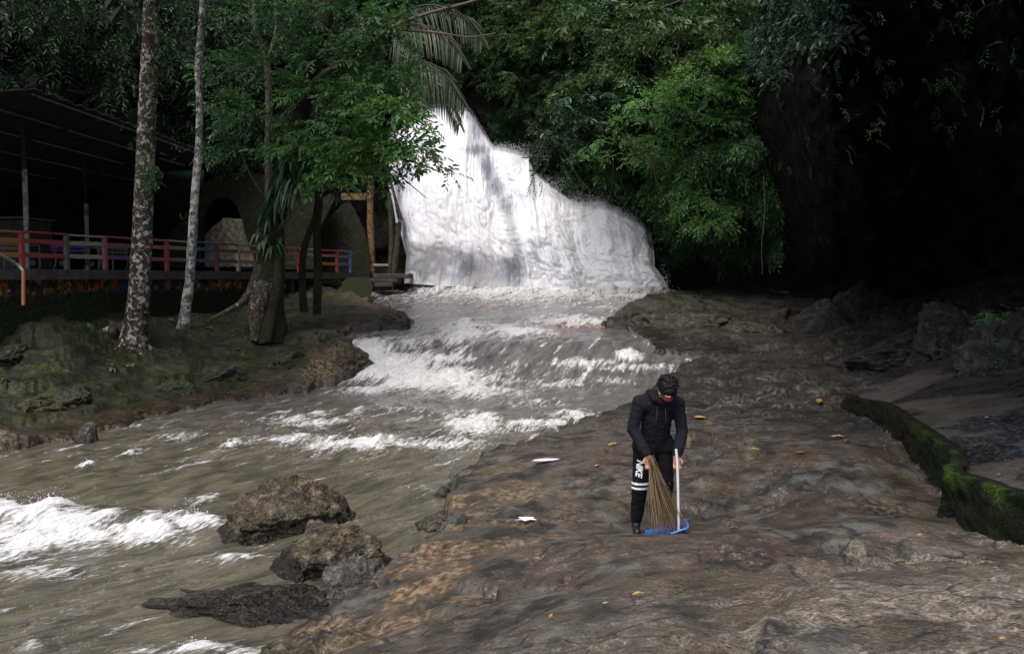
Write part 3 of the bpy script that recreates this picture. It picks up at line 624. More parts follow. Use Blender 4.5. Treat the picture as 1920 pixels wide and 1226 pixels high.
def clumps(lst, rg, leafscale, outward=(0, -.8, .35)):
    """lst of (px, py, Y, half width px, half height px, depth m, n, tint). Sprigs sit on the outer shell of each clump."""
    Ps, Ds, Sc, Ti = [], [], [], []
    for px, py, Y, wx, wy, dp, n, ti in lst:
        c = P(px, py, Y); q = rg.normal(size=(n, 3)); q /= np.linalg.norm(q, axis=1)[:, None]
        q[:, 2] = np.where(q[:, 2] < -.35, -q[:, 2] * .6, q[:, 2]); r = rg.uniform(.45, 1.05, n)[:, None] ** .7
        rad = np.array([wx * Y / F, dp, wy * Y / F]); lumpy = 1 + .35 * fbm(q[:, 0] * 2 + px * .01, q[:, 1] * 2, q[:, 2] * 2, 3)[:, None]
        Ps.append(c + q * r * rad * lumpy)
        Ds.append(q * .9 + np.array(outward) + np.array([0, 0, -.55]) + rg.normal(size=(n, 3)) * .35)
        Sc.append(np.full(n, leafscale) * rg.uniform(.7, 1.25, n)); Ti.append(np.full(n, ti) + rg.normal(size=n) * .10 + .10 * q[:, 2])
    Ps = np.vstack(Ps); g = fbm(Ps[:, 0] * .9, Ps[:, 1] * .9, Ps[:, 2] * 1.6, 3); ok = g > -.10 + .06 * rg.normal(size=len(g))
    return Ps[ok], np.vstack(Ds)[ok], np.concatenate(Sc)[ok], np.clip(np.concatenate(Ti)[ok] + .5 * g[ok], 0, 1)

# ---- creepers and bushes covering the cliffs: nobody could count them
FALLPOLY = [(730, 205), (800, 185), (890, 200), (915, 250), (935, 285), (985, 285), (1012, 330), (1065, 372), (1135, 372), (1190, 400), (1225, 440), (1230, 500), (1258, 560), (740, 560)]
def cover(name, n, region, seed, mat, scale, tpl, thr=-.05, tint=.5, lift=(.15, 1.0), DF=DBn, label=None, dens=None):
    rg = np.random.RandomState(seed); xs = [p[0] for p in region]; ys = [p[1] for p in region]
    px = rg.uniform(min(xs), max(xs), n * 3); py = rg.uniform(min(ys), max(ys), n * 3)
    ok = poly_sd(region, px, py) < 8 * rg.normal(size=len(px))
    ok &= poly_sd(FALLPOLY, px, py) > 4
    l1 = fbm(px / 60, py / 42, seed * 1.7, 3); ok &= l1 > thr + .12 * rg.normal(size=len(px))
    px, py, l1 = px[ok][:n], py[ok][:n], l1[ok][:n]; m = len(px)
    D = DF(px, py) - rg.uniform(*lift, m) - 1.3 * np.maximum(0, l1)
    q = P(px, py, D); d = np.stack([rg.normal(size=m) * .7, -.9 + rg.normal(size=m) * .3, -.25 + rg.normal(size=m) * .35], -1)
    l2 = fbm(px / 35, py / 22, seed + 3.3, 3)
    o = sprigs(name, q, d, scale * rg.uniform(.7, 1.3, m), np.clip(tint + .9 * l2 + .6 * l1 + rg.normal(size=m) * .07, 0, 1), mat, rg, tpl=tpl)
    return tag(o, kind='stuff')
NOR = [(860, -60), (1440, -60), (1425, 120), (1408, 240), (1430, 320), (1468, 400), (1462, 445), (1380, 455), (1300, 470), (1235, 455), (1215, 415), (1180, 385), (1120, 365), (1065, 355), (1010, 300), (1000, 200), (940, 165), (880, 160), (850, 60)]
cover("cliff_foliage", 6500, NOR, 5, ML_MID, .62, TPL, -.16, .42)
cover("cliff_foliage", 2500, [(880, -60), (1420, -60), (1410, 130), (1300, 150), (1180, 190), (1100, 200), (1040, 230), (980, 190), (900, 110)], 8, ML_OLIVE, .7, TPL_PIN, -.05, .42, (.6, 1.8))
cover("cliff_foliage", 2600, [(1220, 290), (1420, 250), (1465, 400), (1460, 470), (1400, 510), (1290, 440), (1210, 350)], 12, ML_MID, .60, TPL_HANG, -.12, .55, (.4, 1.3))
cover("cliff_creeper", 900, [(915, 205), (975, 205), (982, 268), (925, 262)], 14, ML_MID, .30, TPL, -.5, .35, (.05, .3))
cover("cliff_creeper", 900, [(1225, 455), (1300, 470), (1290, 520), (1245, 512)], 15, ML_MID, .28, TPL, -.2, .4, (.05, .3))
cover("cliff_creeper", 700, [(1040, 350), (1230, 420), (1230, 450), (1190, 392), (1120, 362), (1060, 362)], 16, ML_MID, .30, TPL, -.3, .25, (.05, .25))
cover("jungle_foliage", 3400, [(-80, -60), (620, -60), (640, 120), (520, 330), (400, 300), (260, 240), (60, 165), (-80, 165)], 31, ML_DARK, .62, TPL_HANG, -.02, .45, (.2, 3.0))
cover("jungle_foliage", 2600, [(600, -60), (900, -60), (880, 140), (760, 190), (640, 160)], 33, ML_MID, .66, TPL_PIN, -.15, .35, (.3, 2.0))
cover("jungle_foliage", 900, [(410, 300), (520, 300), (600, 340), (560, 380), (420, 372)], 35, ML_DARK, .5, TPL, -.2, .5, (.2, 2.0))
def over_depth(px, py): return DR(px, py) - 1.0
cover("overhang_foliage", 700, [(1400, -60), (1600, -60), (1560, 70), (1490, 120), (1440, 160), (1410, 130)], 41, ML_BLUE, .36, TPL_BIG, -.1, .35, (.2, .9), over_depth)
cover("overhang_foliage", 240, [(1480, -60), (1940, -60), (1940, 260), (1700, 300), (1520, 330), (1440, 330)], 43, ML_MID, .22, TPL_HANG, .18, .5, (.2, .7), over_depth)

# ---- bark
def bark(name, a, b, pale, amount, scale=9.0, mossy=0.0):
    t = NT(name); pos = t.n("TexCoord").outputs["Object"]; n1 = t.noise(t.mapping(pos, (1, 1, .4)), scale * 1.5, 7, .7, .4); n2 = t.noise(pos, scale, 6, .72, .6); n3 = t.noise(pos, 1.3, 3)
    c = t.mix(t.mr(n1, .35, .65), a, b); c = t.mix(t.mr(n2, amount, amount + .06), c, pale)
    if mossy: c = t.mix(t.math('MULTIPLY', t.mr(n3, .42, .6), mossy), c, (.028, .04, .012))
    return t.set(c, .85, t.bump(n1, .9, .04), .2)
MB_LICHEN = bark("lichen_bark", (.022, .017, .012), (.075, .058, .042), (.42, .41, .37), .545, 7.5)
MB_PALE = bark("pale_bark", (.06, .055, .045), (.26, .25, .22), (.55, .54, .50), .50, 6)
MB_DARK = bark("dark_bark", (.008, .007, .005), (.028, .022, .016), (.09, .085, .07), .62, 9, .6)
MB_ROOT = bark("root_bark", (.02, .015, .012), (.10, .075, .055), (.34, .33, .30), .60, 8, .3)
MB_TWIG = mat_plain("twig_bark", (.10, .085, .065), .8, .4, 20)
MB_VINE = mat_plain("vine_bark", (.045, .038, .028), .8, .4, 20)

def branch(pts, r0, r1, seg=6, noise=.1, sub=4):
    return tube_arrays([P(*p) for p in pts], np.linspace(r0, r1, len(pts)), seg, noise, 3, sub)
def tree(name, label, loc, trunk_parts, tmat, group=None, crown=None, cat='tree'):
    t = empty(name, (0, 0, 0)); tag(t, label, cat, group)
    t.location = loc
    inv = -np.array(loc)
    for nm, parts, m in trunk_parts:
        v_, f = merge(parts); np_mesh(nm, v_ + inv, f, m, t)
    for c in (crown or []):
        pos, d, s_, ti, m, tp = c; rg = np.random.RandomState(int(abs(pos[0, 0]) * 100) % 1000)
        sprigs("crown", pos + inv, d, s_, ti, m, rg, t, tpl=tp)
    return t
rg = np.random.RandomState(77)
# tree 1: stout lichen covered trunk
def flare(pts, rad, seg, lobes, amt, seed):
    v_, f = tube_arrays(pts, rad, seg, .12, 2.2, 8, seed); return v_, f
T1 = [(248, 652, 22.8), (256, 600, 22.8), (262, 520, 22.8), (268, 400, 22.8), (274, 260, 22.8), (280, 120, 22.8), (284, 0, 22.8), (287, -150, 22.8), (290, -300, 22.8)]
z1 = P(250, 636, 22.8)
roots = []
for dx, dy, l in ((-1, -.3, .9), (.6, -.8, .6), (.9, .3, .6), (-.4, -.9, .7)):
    b = P(253, 612, 22.8); e = b + np.array([dx * l, dy * l, 0]); e[2] = ground_z(e[0], e[1]) - .05; m_ = (b * .55 + e * .45); m_[2] = e[2] + .16
    roots.append(tube_arrays([b, m_, e], [.2, .11, .04], 8, .2, 3, 4))
shade_crown = [clumps([(250, -300, 19, 260, 80, 4, 260, .5), (60, -200, 17, 220, 80, 4, 200, .5), (420, -330, 21, 220, 90, 4, 220, .5)], rg, .9) + (ML_DARK, TPL_BIG)]  # crown above the view, added to block light over the terrace
t1 = tree('tree', 'stout tree trunk speckled with pale lichen and small climbing leaves', z1.tolist(),
          [('trunk', [flare([P(*p) for p in T1], [.40, .31, .27, .25, .235, .22, .20, .18, .14], 22, 0, 0, 1)] + roots, MB_LICHEN)], None, None, shade_crown)
def climber(tr, line, n, sc, mat, seed, parent_loc, spread=.3, name='climbing_leaves', tpl=None):
    rg_ = np.random.RandomState(seed); L_ = np.array(line, float); k = rg_.uniform(0, len(L_) - 1, n); i = k.astype(int); i = np.minimum(i, len(L_) - 2); q = L_[i] + (L_[i + 1] - L_[i]) * (k - i)[:, None]
    pos = P(q[:, 0], q[:, 1], q[:, 2]) + rg_.normal(size=(n, 3)) * [spread, .12, .1] - [0, .22, 0]
    d = rg_.normal(size=(n, 3)) * [.8, .3, .3] + [0, -.5, -.5]
    sprigs(name, pos - np.array(parent_loc), d, sc * rg_.uniform(.6, 1.2, n), rg_.uniform(.2, .9, n), mat, rg_, tr, tpl=tpl or TPL)
climber(t1, [(295, 10, 22.6), (296, 120, 22.6), (292, 200, 22.6)], 55, .22, ML_MID, 4, z1, .1)
climber(t1, [(285, 290, 22.5), (292, 330, 22.5), (296, 345, 22.5)], 46, .32, ML_MID, 5, z1, .13)
climber(t1, [(250, 165, 22.6), (262, 270, 22.6), (290, 380, 22.6)], 16, .2, ML_OLIVE, 6, z1, .1)
# tree 2: thin white trunk
z2 = P(345, 606, 25)
T2 = [(342, 622, 25), (348, 580, 25), (356, 520, 25), (361, 440, 25), (366, 360, 25), (373, 270, 25), (374, 180, 25), (372, 120, 25), (380, 20, 25), (384, -120, 25)]
t2 = tree('tree', 'slender tree with a whitish blotched trunk behind the stout one', z2.tolist(), [('trunk', [tube_arrays([P(*p) for p in T2], [.20, .15, .14, .13, .12, .105, .10, .10, .09, .08], 14, .16, 2.5, 6, 3)], MB_PALE)], None, None,
          [clumps([(400, -200, 24, 150, 70, 3, 140, .5)], rg, .9) + (ML_DARK, TPL)])  # crown out of view, likewise added to block light
climber(t2, [(362, 300, 24.8), (372, 200, 24.8), (380, 100, 24.8), (390, 30, 24.8)], 60, .34, ML_BLUE, 8, z2, .35)
climber(t2, [(355, 400, 24.8), (362, 420, 24.8)], 6, .3, ML_MID, 9, z2, .1)
# tree 3: dark leaning tree with buttress roots, ferns and the leafy crown before the falls
z3 = P(500, 612, 25)
T3 = [(506, 646, 25), (505, 570, 25.2), (508, 500, 25.4), (512, 420, 25.6), (530, 340, 25.8), (556, 250, 26), (580, 160, 26.2), (600, 70, 26.4), (615, -20, 26.5), (630, -160, 26.5)]
tr3 = [tube_arrays([P(*p) for p in T3], [.52, .44, .40, .34, .31, .29, .27, .26, .24, .2], 22, .3, 1.6, 6, 5),
       tube_arrays([P(495, 500, 25.3), P(478, 540, 25.2), P(452, 568, 25.0), P(420, 586, 24.8), P(385, 604, 24.6)], [.30, .22, .10, .06, .03], 10, .3, 3, 5, 2),
       tube_arrays([P(500, 530, 25), P(484, 580, 24.8), P(478, 640, 24.6)], [.28, .3, .12], 10, .3, 3, 5, 2),
       tube_arrays([P(520, 480, 25.2), P(519, 540, 24.6), P(510, 590, 24.5), P(505, 640, 24.4)], [.10, .14, .14, .1], 9, .2, 3, 5, 6)]
brs = [branch([(575, 165, 26), (620, 130, 25.5), (680, 95, 25), (730, 55, 24.6), (790, 30, 24.4), (880, 5, 24.2), (960, -20, 24)], .10, .03),
       branch([(590, 120, 26), (600, 100, 25.6), (640, 90, 25.3), (660, 72, 25.2), (700, 74, 25)], .045, .015), branch([(730, 55, 24.6), (820, 62, 24.4), (880, 70, 24.3), (930, 62, 24.2)], .04, .012),
       branch([(540, 310, 25.7), (600, 290, 25.3), (680, 285, 25), (760, 300, 24.8), (840, 328, 24.6)], .07, .012),
       branch([(565, 230, 26), (640, 215, 25.5), (720, 210, 25.2), (790, 235, 25)], .06, .012), branch([(700, 290, 25), (750, 330, 24.9), (800, 372, 24.8)], .03, .008),
       branch([(512, 440, 25.3), (530, 420, 25), (548, 405, 24.9)], .07, .03), branch([(520, 400, 25.5), (470, 330, 25.2), (440, 250, 25)], .05, .015)]
CR3 = [(640, 245, 25.4, 75, 30, 1.3, 230, .5), (720, 222, 25.2, 68, 30, 1.2, 220, .65), (778, 236, 25, 34, 16, .8, 70, .6), (690, 285, 25, 80, 28, 1.2, 230, .5), (768, 288, 24.8, 50, 20, .9, 100, .45), (815, 322, 24.7, 40, 11, .5, 60, .35), (650, 315, 25.2, 50, 24, 1., 140, .62),
       (600, 190, 25.8, 70, 36, 1.3, 130, .4), (700, 175, 25.4, 55, 22, 1.0, 110, .7), (745, 200, 25.2, 36, 16, .8, 70, .75), (712, 335, 24.9, 34, 12, .5, 50, .4), (620, 345, 25, 36, 14, .6, 50, .6), (560, 290, 25.2, 50, 26, 1.0, 110, .45), (770, 255, 24.8, 40, 14, .7, 50, .5)]
CR3b = [(450, 150, 27, 60, 46, 1.5, 150, .5), (480, 235, 26.8, 66, 46, 1.5, 180, .55), (430, 210, 27, 36, 30, 1.0, 70, .6), (520, 130, 27.2, 55, 46, 1.4, 120, .45), (640, 120, 26, 80, 40, 1.5, 190, .5), (715, 110, 25.8, 66, 36, 1.2, 170, .6), (640, 45, 26.4, 110, 36, 1.5, 200, .45), (500, 40, 27.4, 90, 46, 1.6, 140, .4), (720, 60, 26, 60, 30, 1., 120, .5),
        (690, 150, 25.6, 70, 26, 1.1, 130, .6), (760, 150, 25.4, 40, 20, .8, 60, .6), (440, 290, 26.5, 40, 22, 1.0, 60, .4), (560, 70, 26.6, 60, 30, 1.2, 90, .45)]
t3 = tree('tree', 'dark leaning tree with fern covered trunk, buttress roots and leafy crown reaching over the falls', z3.tolist(),
          [('trunk', tr3[:1] + tr3[3:], MB_DARK), ('root', tr3[1:2], MB_ROOT), ('root', tr3[2:3], MB_ROOT)] + [('branch', [b_], MB_TWIG if i < 3 else MB_VINE) for i, b_ in enumerate(brs)], None, None,
          [clumps(CR3, rg, .60) + (ML_BRIGHT, TPL), clumps(CR3b, rg, .62) + (ML_MID, TPL)])
# strap leaved epiphytes on its trunk
def strap_clump(parent, name, c, n, L, wid, mat, seed, hang=1.0, loc=(0, 0, 0)):
    rg_ = np.random.RandomState(seed); VS, FS, TS = [], [], []; k = 0
    for _ in range(n):
        a_ = rg_.uniform(0, 2 * math.pi); h0 = rg_.uniform(.2, .9); l = L * rg_.uniform(.6, 1.2); side = np.array([-math.sin(a_), math.cos(a_), 0]) * wid * .5
        d0 = np.array([math.cos(a_), math.sin(a_) * .8 - .3, 0]); prev = None; b0 = np.array(c) - np.array(loc) + rg_.normal(size=3) * ([.12, .05, .10] if parent else [.01, .01, .01]); ti = rg_.uniform(.1, 1)
        for s_ in np.linspace(0, 1, 6):
            p = b0 + d0 * l * (s_ * .55) + np.array([0, 0, l * (h0 * s_ * .6 - hang * s_ * s_ * 1.1)]); ww = side * (math.sin(math.pi * min(.97, s_ * .85 + .12)))
            VS += [p - ww, p + ww]; TS += [ti] * 2
            if prev is not None: FS.append((prev, prev + 1, k + 1, k))
            prev = k; k += 2
    return np_mesh(name, VS, FS, mat, parent, dict(tint=TS), smooth=True)
for i, (x, y, n, L) in enumerate([(535, 325, 34, .9), (555, 345, 26, .9), (520, 360, 26, .8), (500, 400, 22, .7), (540, 300, 20, .7), (510, 455, 18, .7), (525, 375, 20, .9), (575, 320, 16, .7), (490, 440, 14, .5), (600, 230, 16, .6), (560, 260, 14, .5)]):
    strap_clump(t3, 'epiphyte', P(x, y, 25.1), n, L, .10, ML_MID if i % 3 else ML_BLUE, 100 + i, loc=z3)
for i, (x, y) in enumerate([(735, 50), (765, 38), (845, 20), (950, 8)]):
    strap_clump(t3, 'epiphyte', P(x, y, 24.3), 18, .55, .08, ML_OLIVE, 140 + i, .5, loc=z3)
# tree 4: thin forked tree
z4 = P(505, 470, 29)
t4 = tree('tree', 'thin forked tree with a pale Y shaped fork above the dark leaning trunk', z4.tolist(),
          [('trunk', [branch([(508, 560, 29), (506, 420, 29), (503, 300, 29), (504, 200, 29), (501, 115, 29)], .15, .11, 8, .2), branch([(501, 115, 29), (490, 85, 29), (478, 55, 29), (476, 20, 29), (470, -40, 29)], .09, .06), branch([(501, 115, 29), (512, 85, 29), (518, 50, 29), (516, -30, 29)], .09, .06),
                      branch([(474, 40, 29), (440, 24, 28.8), (400, 16, 28.6)], .035, .015)], MB_TWIG)], None, None, [clumps([(480, -60, 29, 110, 40, 2, 120, .4)], rg, .7) + (ML_MID, TPL)])
# dark thin tree right of the leaning one
z5 = P(595, 520, 27)
t5 = tree('tree', 'crooked dark sapling pair standing against the far end of the coloured railing', z5.tolist(),
          [('trunk', [branch([(570, 585, 27), (566, 520, 27), (572, 460, 27), (590, 410, 27), (600, 370, 27), (640, 350, 26.8), (655, 340, 26.8)], .13, .06, 8, .2), branch([(594, 590, 27), (596, 500, 27), (594, 430, 27), (598, 380, 27), (592, 320, 27), (600, 240, 27)], .14, .10, 8, .2)], MB_DARK)], None, None,
          [clumps([(610, 330, 27, 50, 24, 1, 80, .3)], rg, .5) + (ML_MID, TPL)])

# ---- shrubs on the right cliff
def shrub(label, cl, mat, tpl, sc_, stems, name='shrub', group=None):
    c0 = cl[0]; loc = P(c0[0], c0[1] + c0[4], c0[2] + c0[5]).tolist()
    return tree(name, label, loc, [('stem', [branch(s_[0], s_[1], s_[2]) for s_ in stems], MB_VINE)], None, group, [clumps(cl, rg, sc_) + (mat, tpl)], cat='shrub')
shrub('bright green bushy shrub high on the right side of the ravine', [(1330, 130, 33, 50, 30, 1.5, 210, .7), (1290, 175, 33, 55, 34, 1.4, 240, .65), (1360, 190, 33, 45, 40, 1.4, 190, .5), (1230, 200, 33.5, 60, 26, 1.3, 230, .7), (1190, 235, 34, 50, 20, 1.2, 150, .55), (1340, 250, 33.4, 60, 40, 1.4, 210, .45), (1385, 120, 33, 30, 30, 1., 80, .5)],
      ML_BRIGHT, TPL, .48, [([(1260, 330, 35), (1290, 250, 34), (1330, 160, 33.5)], .08, .02)])
shrub('light yellowish green shrub with thin bare twigs beside the falls', [(1160, 275, 35, 60, 24, 1.2, 200, .6), (1220, 300, 34.6, 55, 20, 1.0, 150, .6), (1110, 300, 36, 45, 20, 1.0, 110, .45), (1250, 270, 34.4, 40, 22, 1.0, 110, .5)], ML_BRIGHT, TPL, .42,
      [([(1250, 400, 36), (1232, 350, 35), (1228, 300, 34.3)], .05, .02), ([(1228, 320, 34.3), (1195, 290, 34.2), (1165, 250, 34.1)], .03, .01)])
shrub('leafy shrub hanging low on the cliff with long drooping leaves', [(1310, 385, 34, 48, 26, 1.1, 150, .7), (1380, 400, 34, 50, 34, 1.2, 140, .45), (1330, 425, 33.6, 45, 16, .9, 80, .6), (1280, 360, 34.5, 40, 24, 1, 70, .5)], ML_BRIGHT, TPL_HANG, .5, [([(1300, 455, 36), (1310, 420, 35), (1315, 380, 34)], .05, .02)])
shrub('broad leaved greyish shrub leaning over the crest of the falls', [(1040, 265, 36, 40, 26, 1.1, 60, .5), (1075, 225, 36, 50, 22, 1.2, 70, .55), (1030, 300, 35.6, 26, 14, .7, 30, .6), (1090, 190, 36, 50, 16, 1, 50, .5)], ML_BLUE, TPL_BIG, .55, [([(1090, 340, 38), (1060, 290, 37), (1040, 250, 36)], .06, .02)])
shrub('dark broad leaved branch hanging from above at top centre right', [(1150, 25, 30, 90, 22, 1.2, 90, .35), (1240, 50, 30, 70, 26, 1.2, 90, .4), (1080, 70, 31, 60, 24, 1.2, 70, .4), (1350, 30, 30, 60, 26, 1.2, 70, .4), (1310, 60, 30, 40, 20, 1, 50, .5)], ML_OLIVE, TPL_BIG, .5, [([(1350, -120, 31), (1280, 0, 30.5), (1150, 20, 30)], .06, .02)])
# the dark sprig in front of the falls
sp0 = tree('hanging_sprig', 'small dark sprig of leaves hanging in front of the white falls', P(1010, 290, 34).tolist(), [('stem', [branch([(1025, 255, 34), (1010, 290, 34), (1000, 330, 34), (992, 355, 34)], .03, .008)], MB_VINE)], None, None,
     [(P(np.array([1012, 1004, 1000, 996, 994, 1014, 1008]), np.array([318, 330, 338, 346, 352, 340, 322]), 34.0), np.array([[.3, -.2, -.8], [-.5, -.2, -.6], [.4, -.2, -.8], [-.6, -.1, -.6], [-.3, -.1, -.9], [.5, 0, -.8], [-.6, -.2, -.3]]), np.full(7, .42), np.full(7, .3), ML_DARK, TPL_HANG)], cat='branch')
# vines
def vine(label, pts, r=.02):
    o = tubes('vine', [branch(pts, r, r * .5, 5)], MB_VINE); tag(o, label, 'vine', None)
vine('long thin vine hanging down the cliff just right of the falls', [(1165, 250, 33.5), (1190, 275, 33.4), (1225, 300, 33.3), (1228, 330, 33.3), (1245, 370, 33.4), (1262, 395, 34)], .035)
vine('thin straight vine dangling from the greenery to the dark cave floor', [(1432, 330, 30), (1434, 400, 30), (1428, 460, 30), (1430, 515, 30)], .028)
vine('short vine hanging above the crest of the falls', [(1150, 300, 35), (1148, 350, 35.4), (1140, 378, 35.8), (1136, 392, 36)], .022)

# ---- palm fronds over the top of the falls
def frond(parent, pts, n, L, loc, seed):
    rg_ = np.random.RandomState(seed); c = tube_arrays([P(*p) for p in pts], np.linspace(.05, .012, len(pts)), 6, 0, 1, 6); inv = -np.array(loc)
    rach = np_mesh('frond', c[0] + inv, c[1], ML_PALM, parent, dict(tint=np.full(len(c[0]), .5)))
    cc = c[0].reshape(-1, 6, 3).mean(1); T = np.gradient(cc, axis=0); VS, FS = [], []; k = 0; ti = []
    for i in range(n):
        s_ = .12 + .88 * i / n; j = s_ * (len(cc) - 1); j0 = int(j); p = cc[j0] + (cc[min(j0 + 1, len(cc) - 1)] - cc[j0]) * (j - j0); d = T[j0] / np.linalg.norm(T[j0])
        l = L * (math.sin(math.pi * (.15 + .8 * s_)) * .7 + .3)
        for sd2 in (-1, 1):
            o_ = np.cross(d, [0, 1, 0]); o_ /= np.linalg.norm(o_); dd = d * .6 + o_ * sd2 * .55 + np.array([0, rg_.uniform(-.4, .4), -.75 + rg_.normal() * .12]); dd /= np.linalg.norm(dd)
            w_ = np.cross(dd, [0, 1, .2]); w_ /= np.linalg.norm(w_); w_ *= .028; tval = rg_.uniform(.1, 1)
            a0 = p; b0 = p + dd * l * .5; e0 = p + dd * l + np.array([0, 0, -.25 * l])
            VS += [a0 - w_ * .4, a0 + w_ * .4, b0 - w_, b0 + w_, e0 - w_ * .15, e0 + w_ * .15]; FS += [(k, k + 1, k + 3, k + 2), (k + 2, k + 3, k + 5, k + 4)]; k += 6; ti += [tval] * 6
    np_mesh('leaflets', np.array(VS) + inv, FS, ML_PALM, rach, dict(tint=ti), smooth=False)
zp = P(730, 40, 33); pal = empty('palm', zp.tolist()); tag(pal, 'palm with greyish arching fronds drooping over the top of the falls', 'palm')
tp_ = tube_arrays([P(690, 220, 36), P(700, 120, 34.5), P(725, 45, 33)], [.2, .18, .15], 10, .15, 3, 5); np_mesh('trunk', tp_[0] - zp, tp_[1], MB_DARK, pal)
for i, (pts, n, L) in enumerate([([(730, 40, 33), (780, 45, 32.5), (830, 62, 32), (868, 110, 31.8)], 40, 1.1), ([(730, 45, 33), (775, 105, 32.4), (825, 130, 32), (872, 195, 31.8)], 46, 1.2), ([(728, 50, 33), (760, 130, 32.5), (775, 170, 32.2), (800, 190, 32)], 26, .9),
                                 ([(735, 35, 33), (800, 10, 32.5), (870, 30, 32), (905, 75, 32)], 36, 1.0), ([(755, 120, 33), (800, 150, 32.5), (840, 185, 32.2), (862, 235, 32)], 34, .9), ([(725, 40, 33), (700, 20, 32), (670, 50, 31.6), (660, 90, 31.5)], 30, .9)]):
    frond(pal, pts, n, L, zp, 200 + i)

# ---- small plants on the banks
def plant(label, px, py, Y, n, L, mat, seed, wid=.05, group=None):
    p = on_ground(px, py, 6); o = strap_clump(None, 'plant', p + [0, 0, .03], n, L, wid, mat, seed, .7)
    tag(o, label, 'plant', group); return o
PLG = 'small plants on the mossy bank'
plant('small bright plant growing in the middle of the mossy left bank', 245, 685, 18.6, 14, .28, ML_BRIGHT, 301, .09, PLG)
plant('low dark plant just left of the bright one on the mossy bank', 210, 690, 18.4, 16, .3, ML_MID, 302, .09, PLG)
plant('little plant beside the stone at the foot of the stout trunk', 170, 612, 20, 16, .35, ML_MID, 303, .1, PLG)
plant('yellow green tuft at the very left edge of the bank', 8, 715, 17, 22, .3, ML_OLIVE, 304, .08, PLG)
plant('weedy tuft near the promontory rocks under the leaning tree', 600, 625, 25, 26, .35, ML_MID, 305, .07, PLG)
plant('leafy tuft below the foot of the dark leaning tree', 540, 612, 25, 20, .3, ML_MID, 306, .07, PLG)
plant('small plant at the foot of the slender white tree', 320, 600, 23.6, 16, .3, ML_MID, 307, .07, PLG)
# scattered moss plants, leaf litter and pebbly bits that nobody could count
def bank_litter():
    rg_ = np.random.RandomState(5); n = 11000; x = rg_.uniform(-13, -3, n); y = rg_.uniform(14, 31, n)
    H, sd, left, up, ts, sn = ground(x, y); ok = (left > .8) & (sd > .9) & (fbm(x * .9, y * .9, 2, 3) > .02) & (y < 19 + (x + 13) * .9 + 4); x, y, H = x[ok], y[ok], H[ok]; m = len(x)
    sprigs('undergrowth', np.stack([x, y, H + .015], -1), np.stack([rg_.normal(size=m), rg_.normal(size=m), rg_.uniform(-.1, .6, m)], -1), rg_.uniform(.06, .17, m), rg_.uniform(.0, .7, m), ML_OLIVE, rg_, kind='stuff')
bank_litter()
def right_plants():
    rg_ = np.random.RandomState(6); n = 420; px = rg_.uniform(1835, 1960, n); py = rg_.uniform(580, 740, n)
    q = P(px, py, 15 + rg_.uniform(-1, 1, n)); q[:, 2] = np.maximum(q[:, 2], [ground_z(a, b) for a, b, _ in q])
    sprigs('cliff_creeper', q, rg_.normal(size=(n, 3)) * [.6, .3, .4] + [-.3, -.6, 0], rg_.uniform(.14, .3, n), rg_.uniform(.2, .8, n), ML_MID, rg_, kind='stuff')
right_plants()
# ================================================================ river rocks
def ico_arrays(sub):
    bm = bmesh.new(); bmesh.ops.create_icosphere(bm, subdivisions=sub, radius=1.0)
    v_ = np.array([v.co[:] for v in bm.verts]); f = np.array([[v.index for v in q.verts] for q in bm.faces]); bm.free(); return v_, f
ICO6, ICOF6 = ico_arrays(6); ICO4, ICOF4 = ico_arrays(4)
def rock_mat(name, cols, mossy=.3, wetz=-.55):
    t = NT(name); pos = t.geo(); n1 = t.noise(pos, 1.8, 5, .6); n2 = t.noise(pos, 6, 5, .65); n3 = t.noise(pos, 24, 3, .65); vo = t.vor(pos, 17)
    c = t.ramp(n2, [(.25, cols[0]), (.45, cols[1]), (.6, cols[2]), (.8, cols[3])]); c = t.mix(t.mr(n3, .6, .8, 0, .6), c, cols[3]); c = t.mix(t.math('MULTIPLY', t.mr(n1, .45, .7), mossy), c, t.ramp(n3, [(.3, (.02, .022, .006)), (.7, (.10, .095, .03))]))
    c = t.mix(t.mr(vo, .02, .14, .5, 0), c, (.010, .009, .007))
    sx = t.n("SeparateXYZ"); t.l(pos, sx.inputs[0]); z_ = t.math('ADD', sx.outputs[2], t.math('MULTIPLY', t.math('SUBTRACT', n2, .5), .12)); wt = t.mr(z_, wetz, wetz + .10, 1, 0)
    c = t.mix(wt, c, t.mix(1.0, c, (.30, .31, .33), 'MULTIPLY'))
    h = t.math('ADD', n2, t.math('ADD', t.math('MULTIPLY', n3, .5), t.math('MULTIPLY', t.mr(vo, 0, .3), .4)))
    return t.set(c, t.mr(wt, 0, 1, .65, .18), t.bump(h, 1.0, .06), .45)
MR_BROWN = rock_mat("boulder_brown", [(.010, .008, .006), (.045, .034, .020), (.10, .077, .045), (.24, .20, .13)])
MR_GREY = rock_mat("slab_grey", [(.010, .010, .009), (.045, .043, .036), (.10, .095, .078), (.22, .21, .17)], .35, -.62)
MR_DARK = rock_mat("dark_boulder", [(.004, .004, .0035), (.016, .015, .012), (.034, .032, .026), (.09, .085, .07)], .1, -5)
MR_OUT = rock_mat('outcrop_rock', [(.010, .009, .007), (.035, .031, .024), (.075, .067, .048), (.16, .145, .11)], .5, -5)
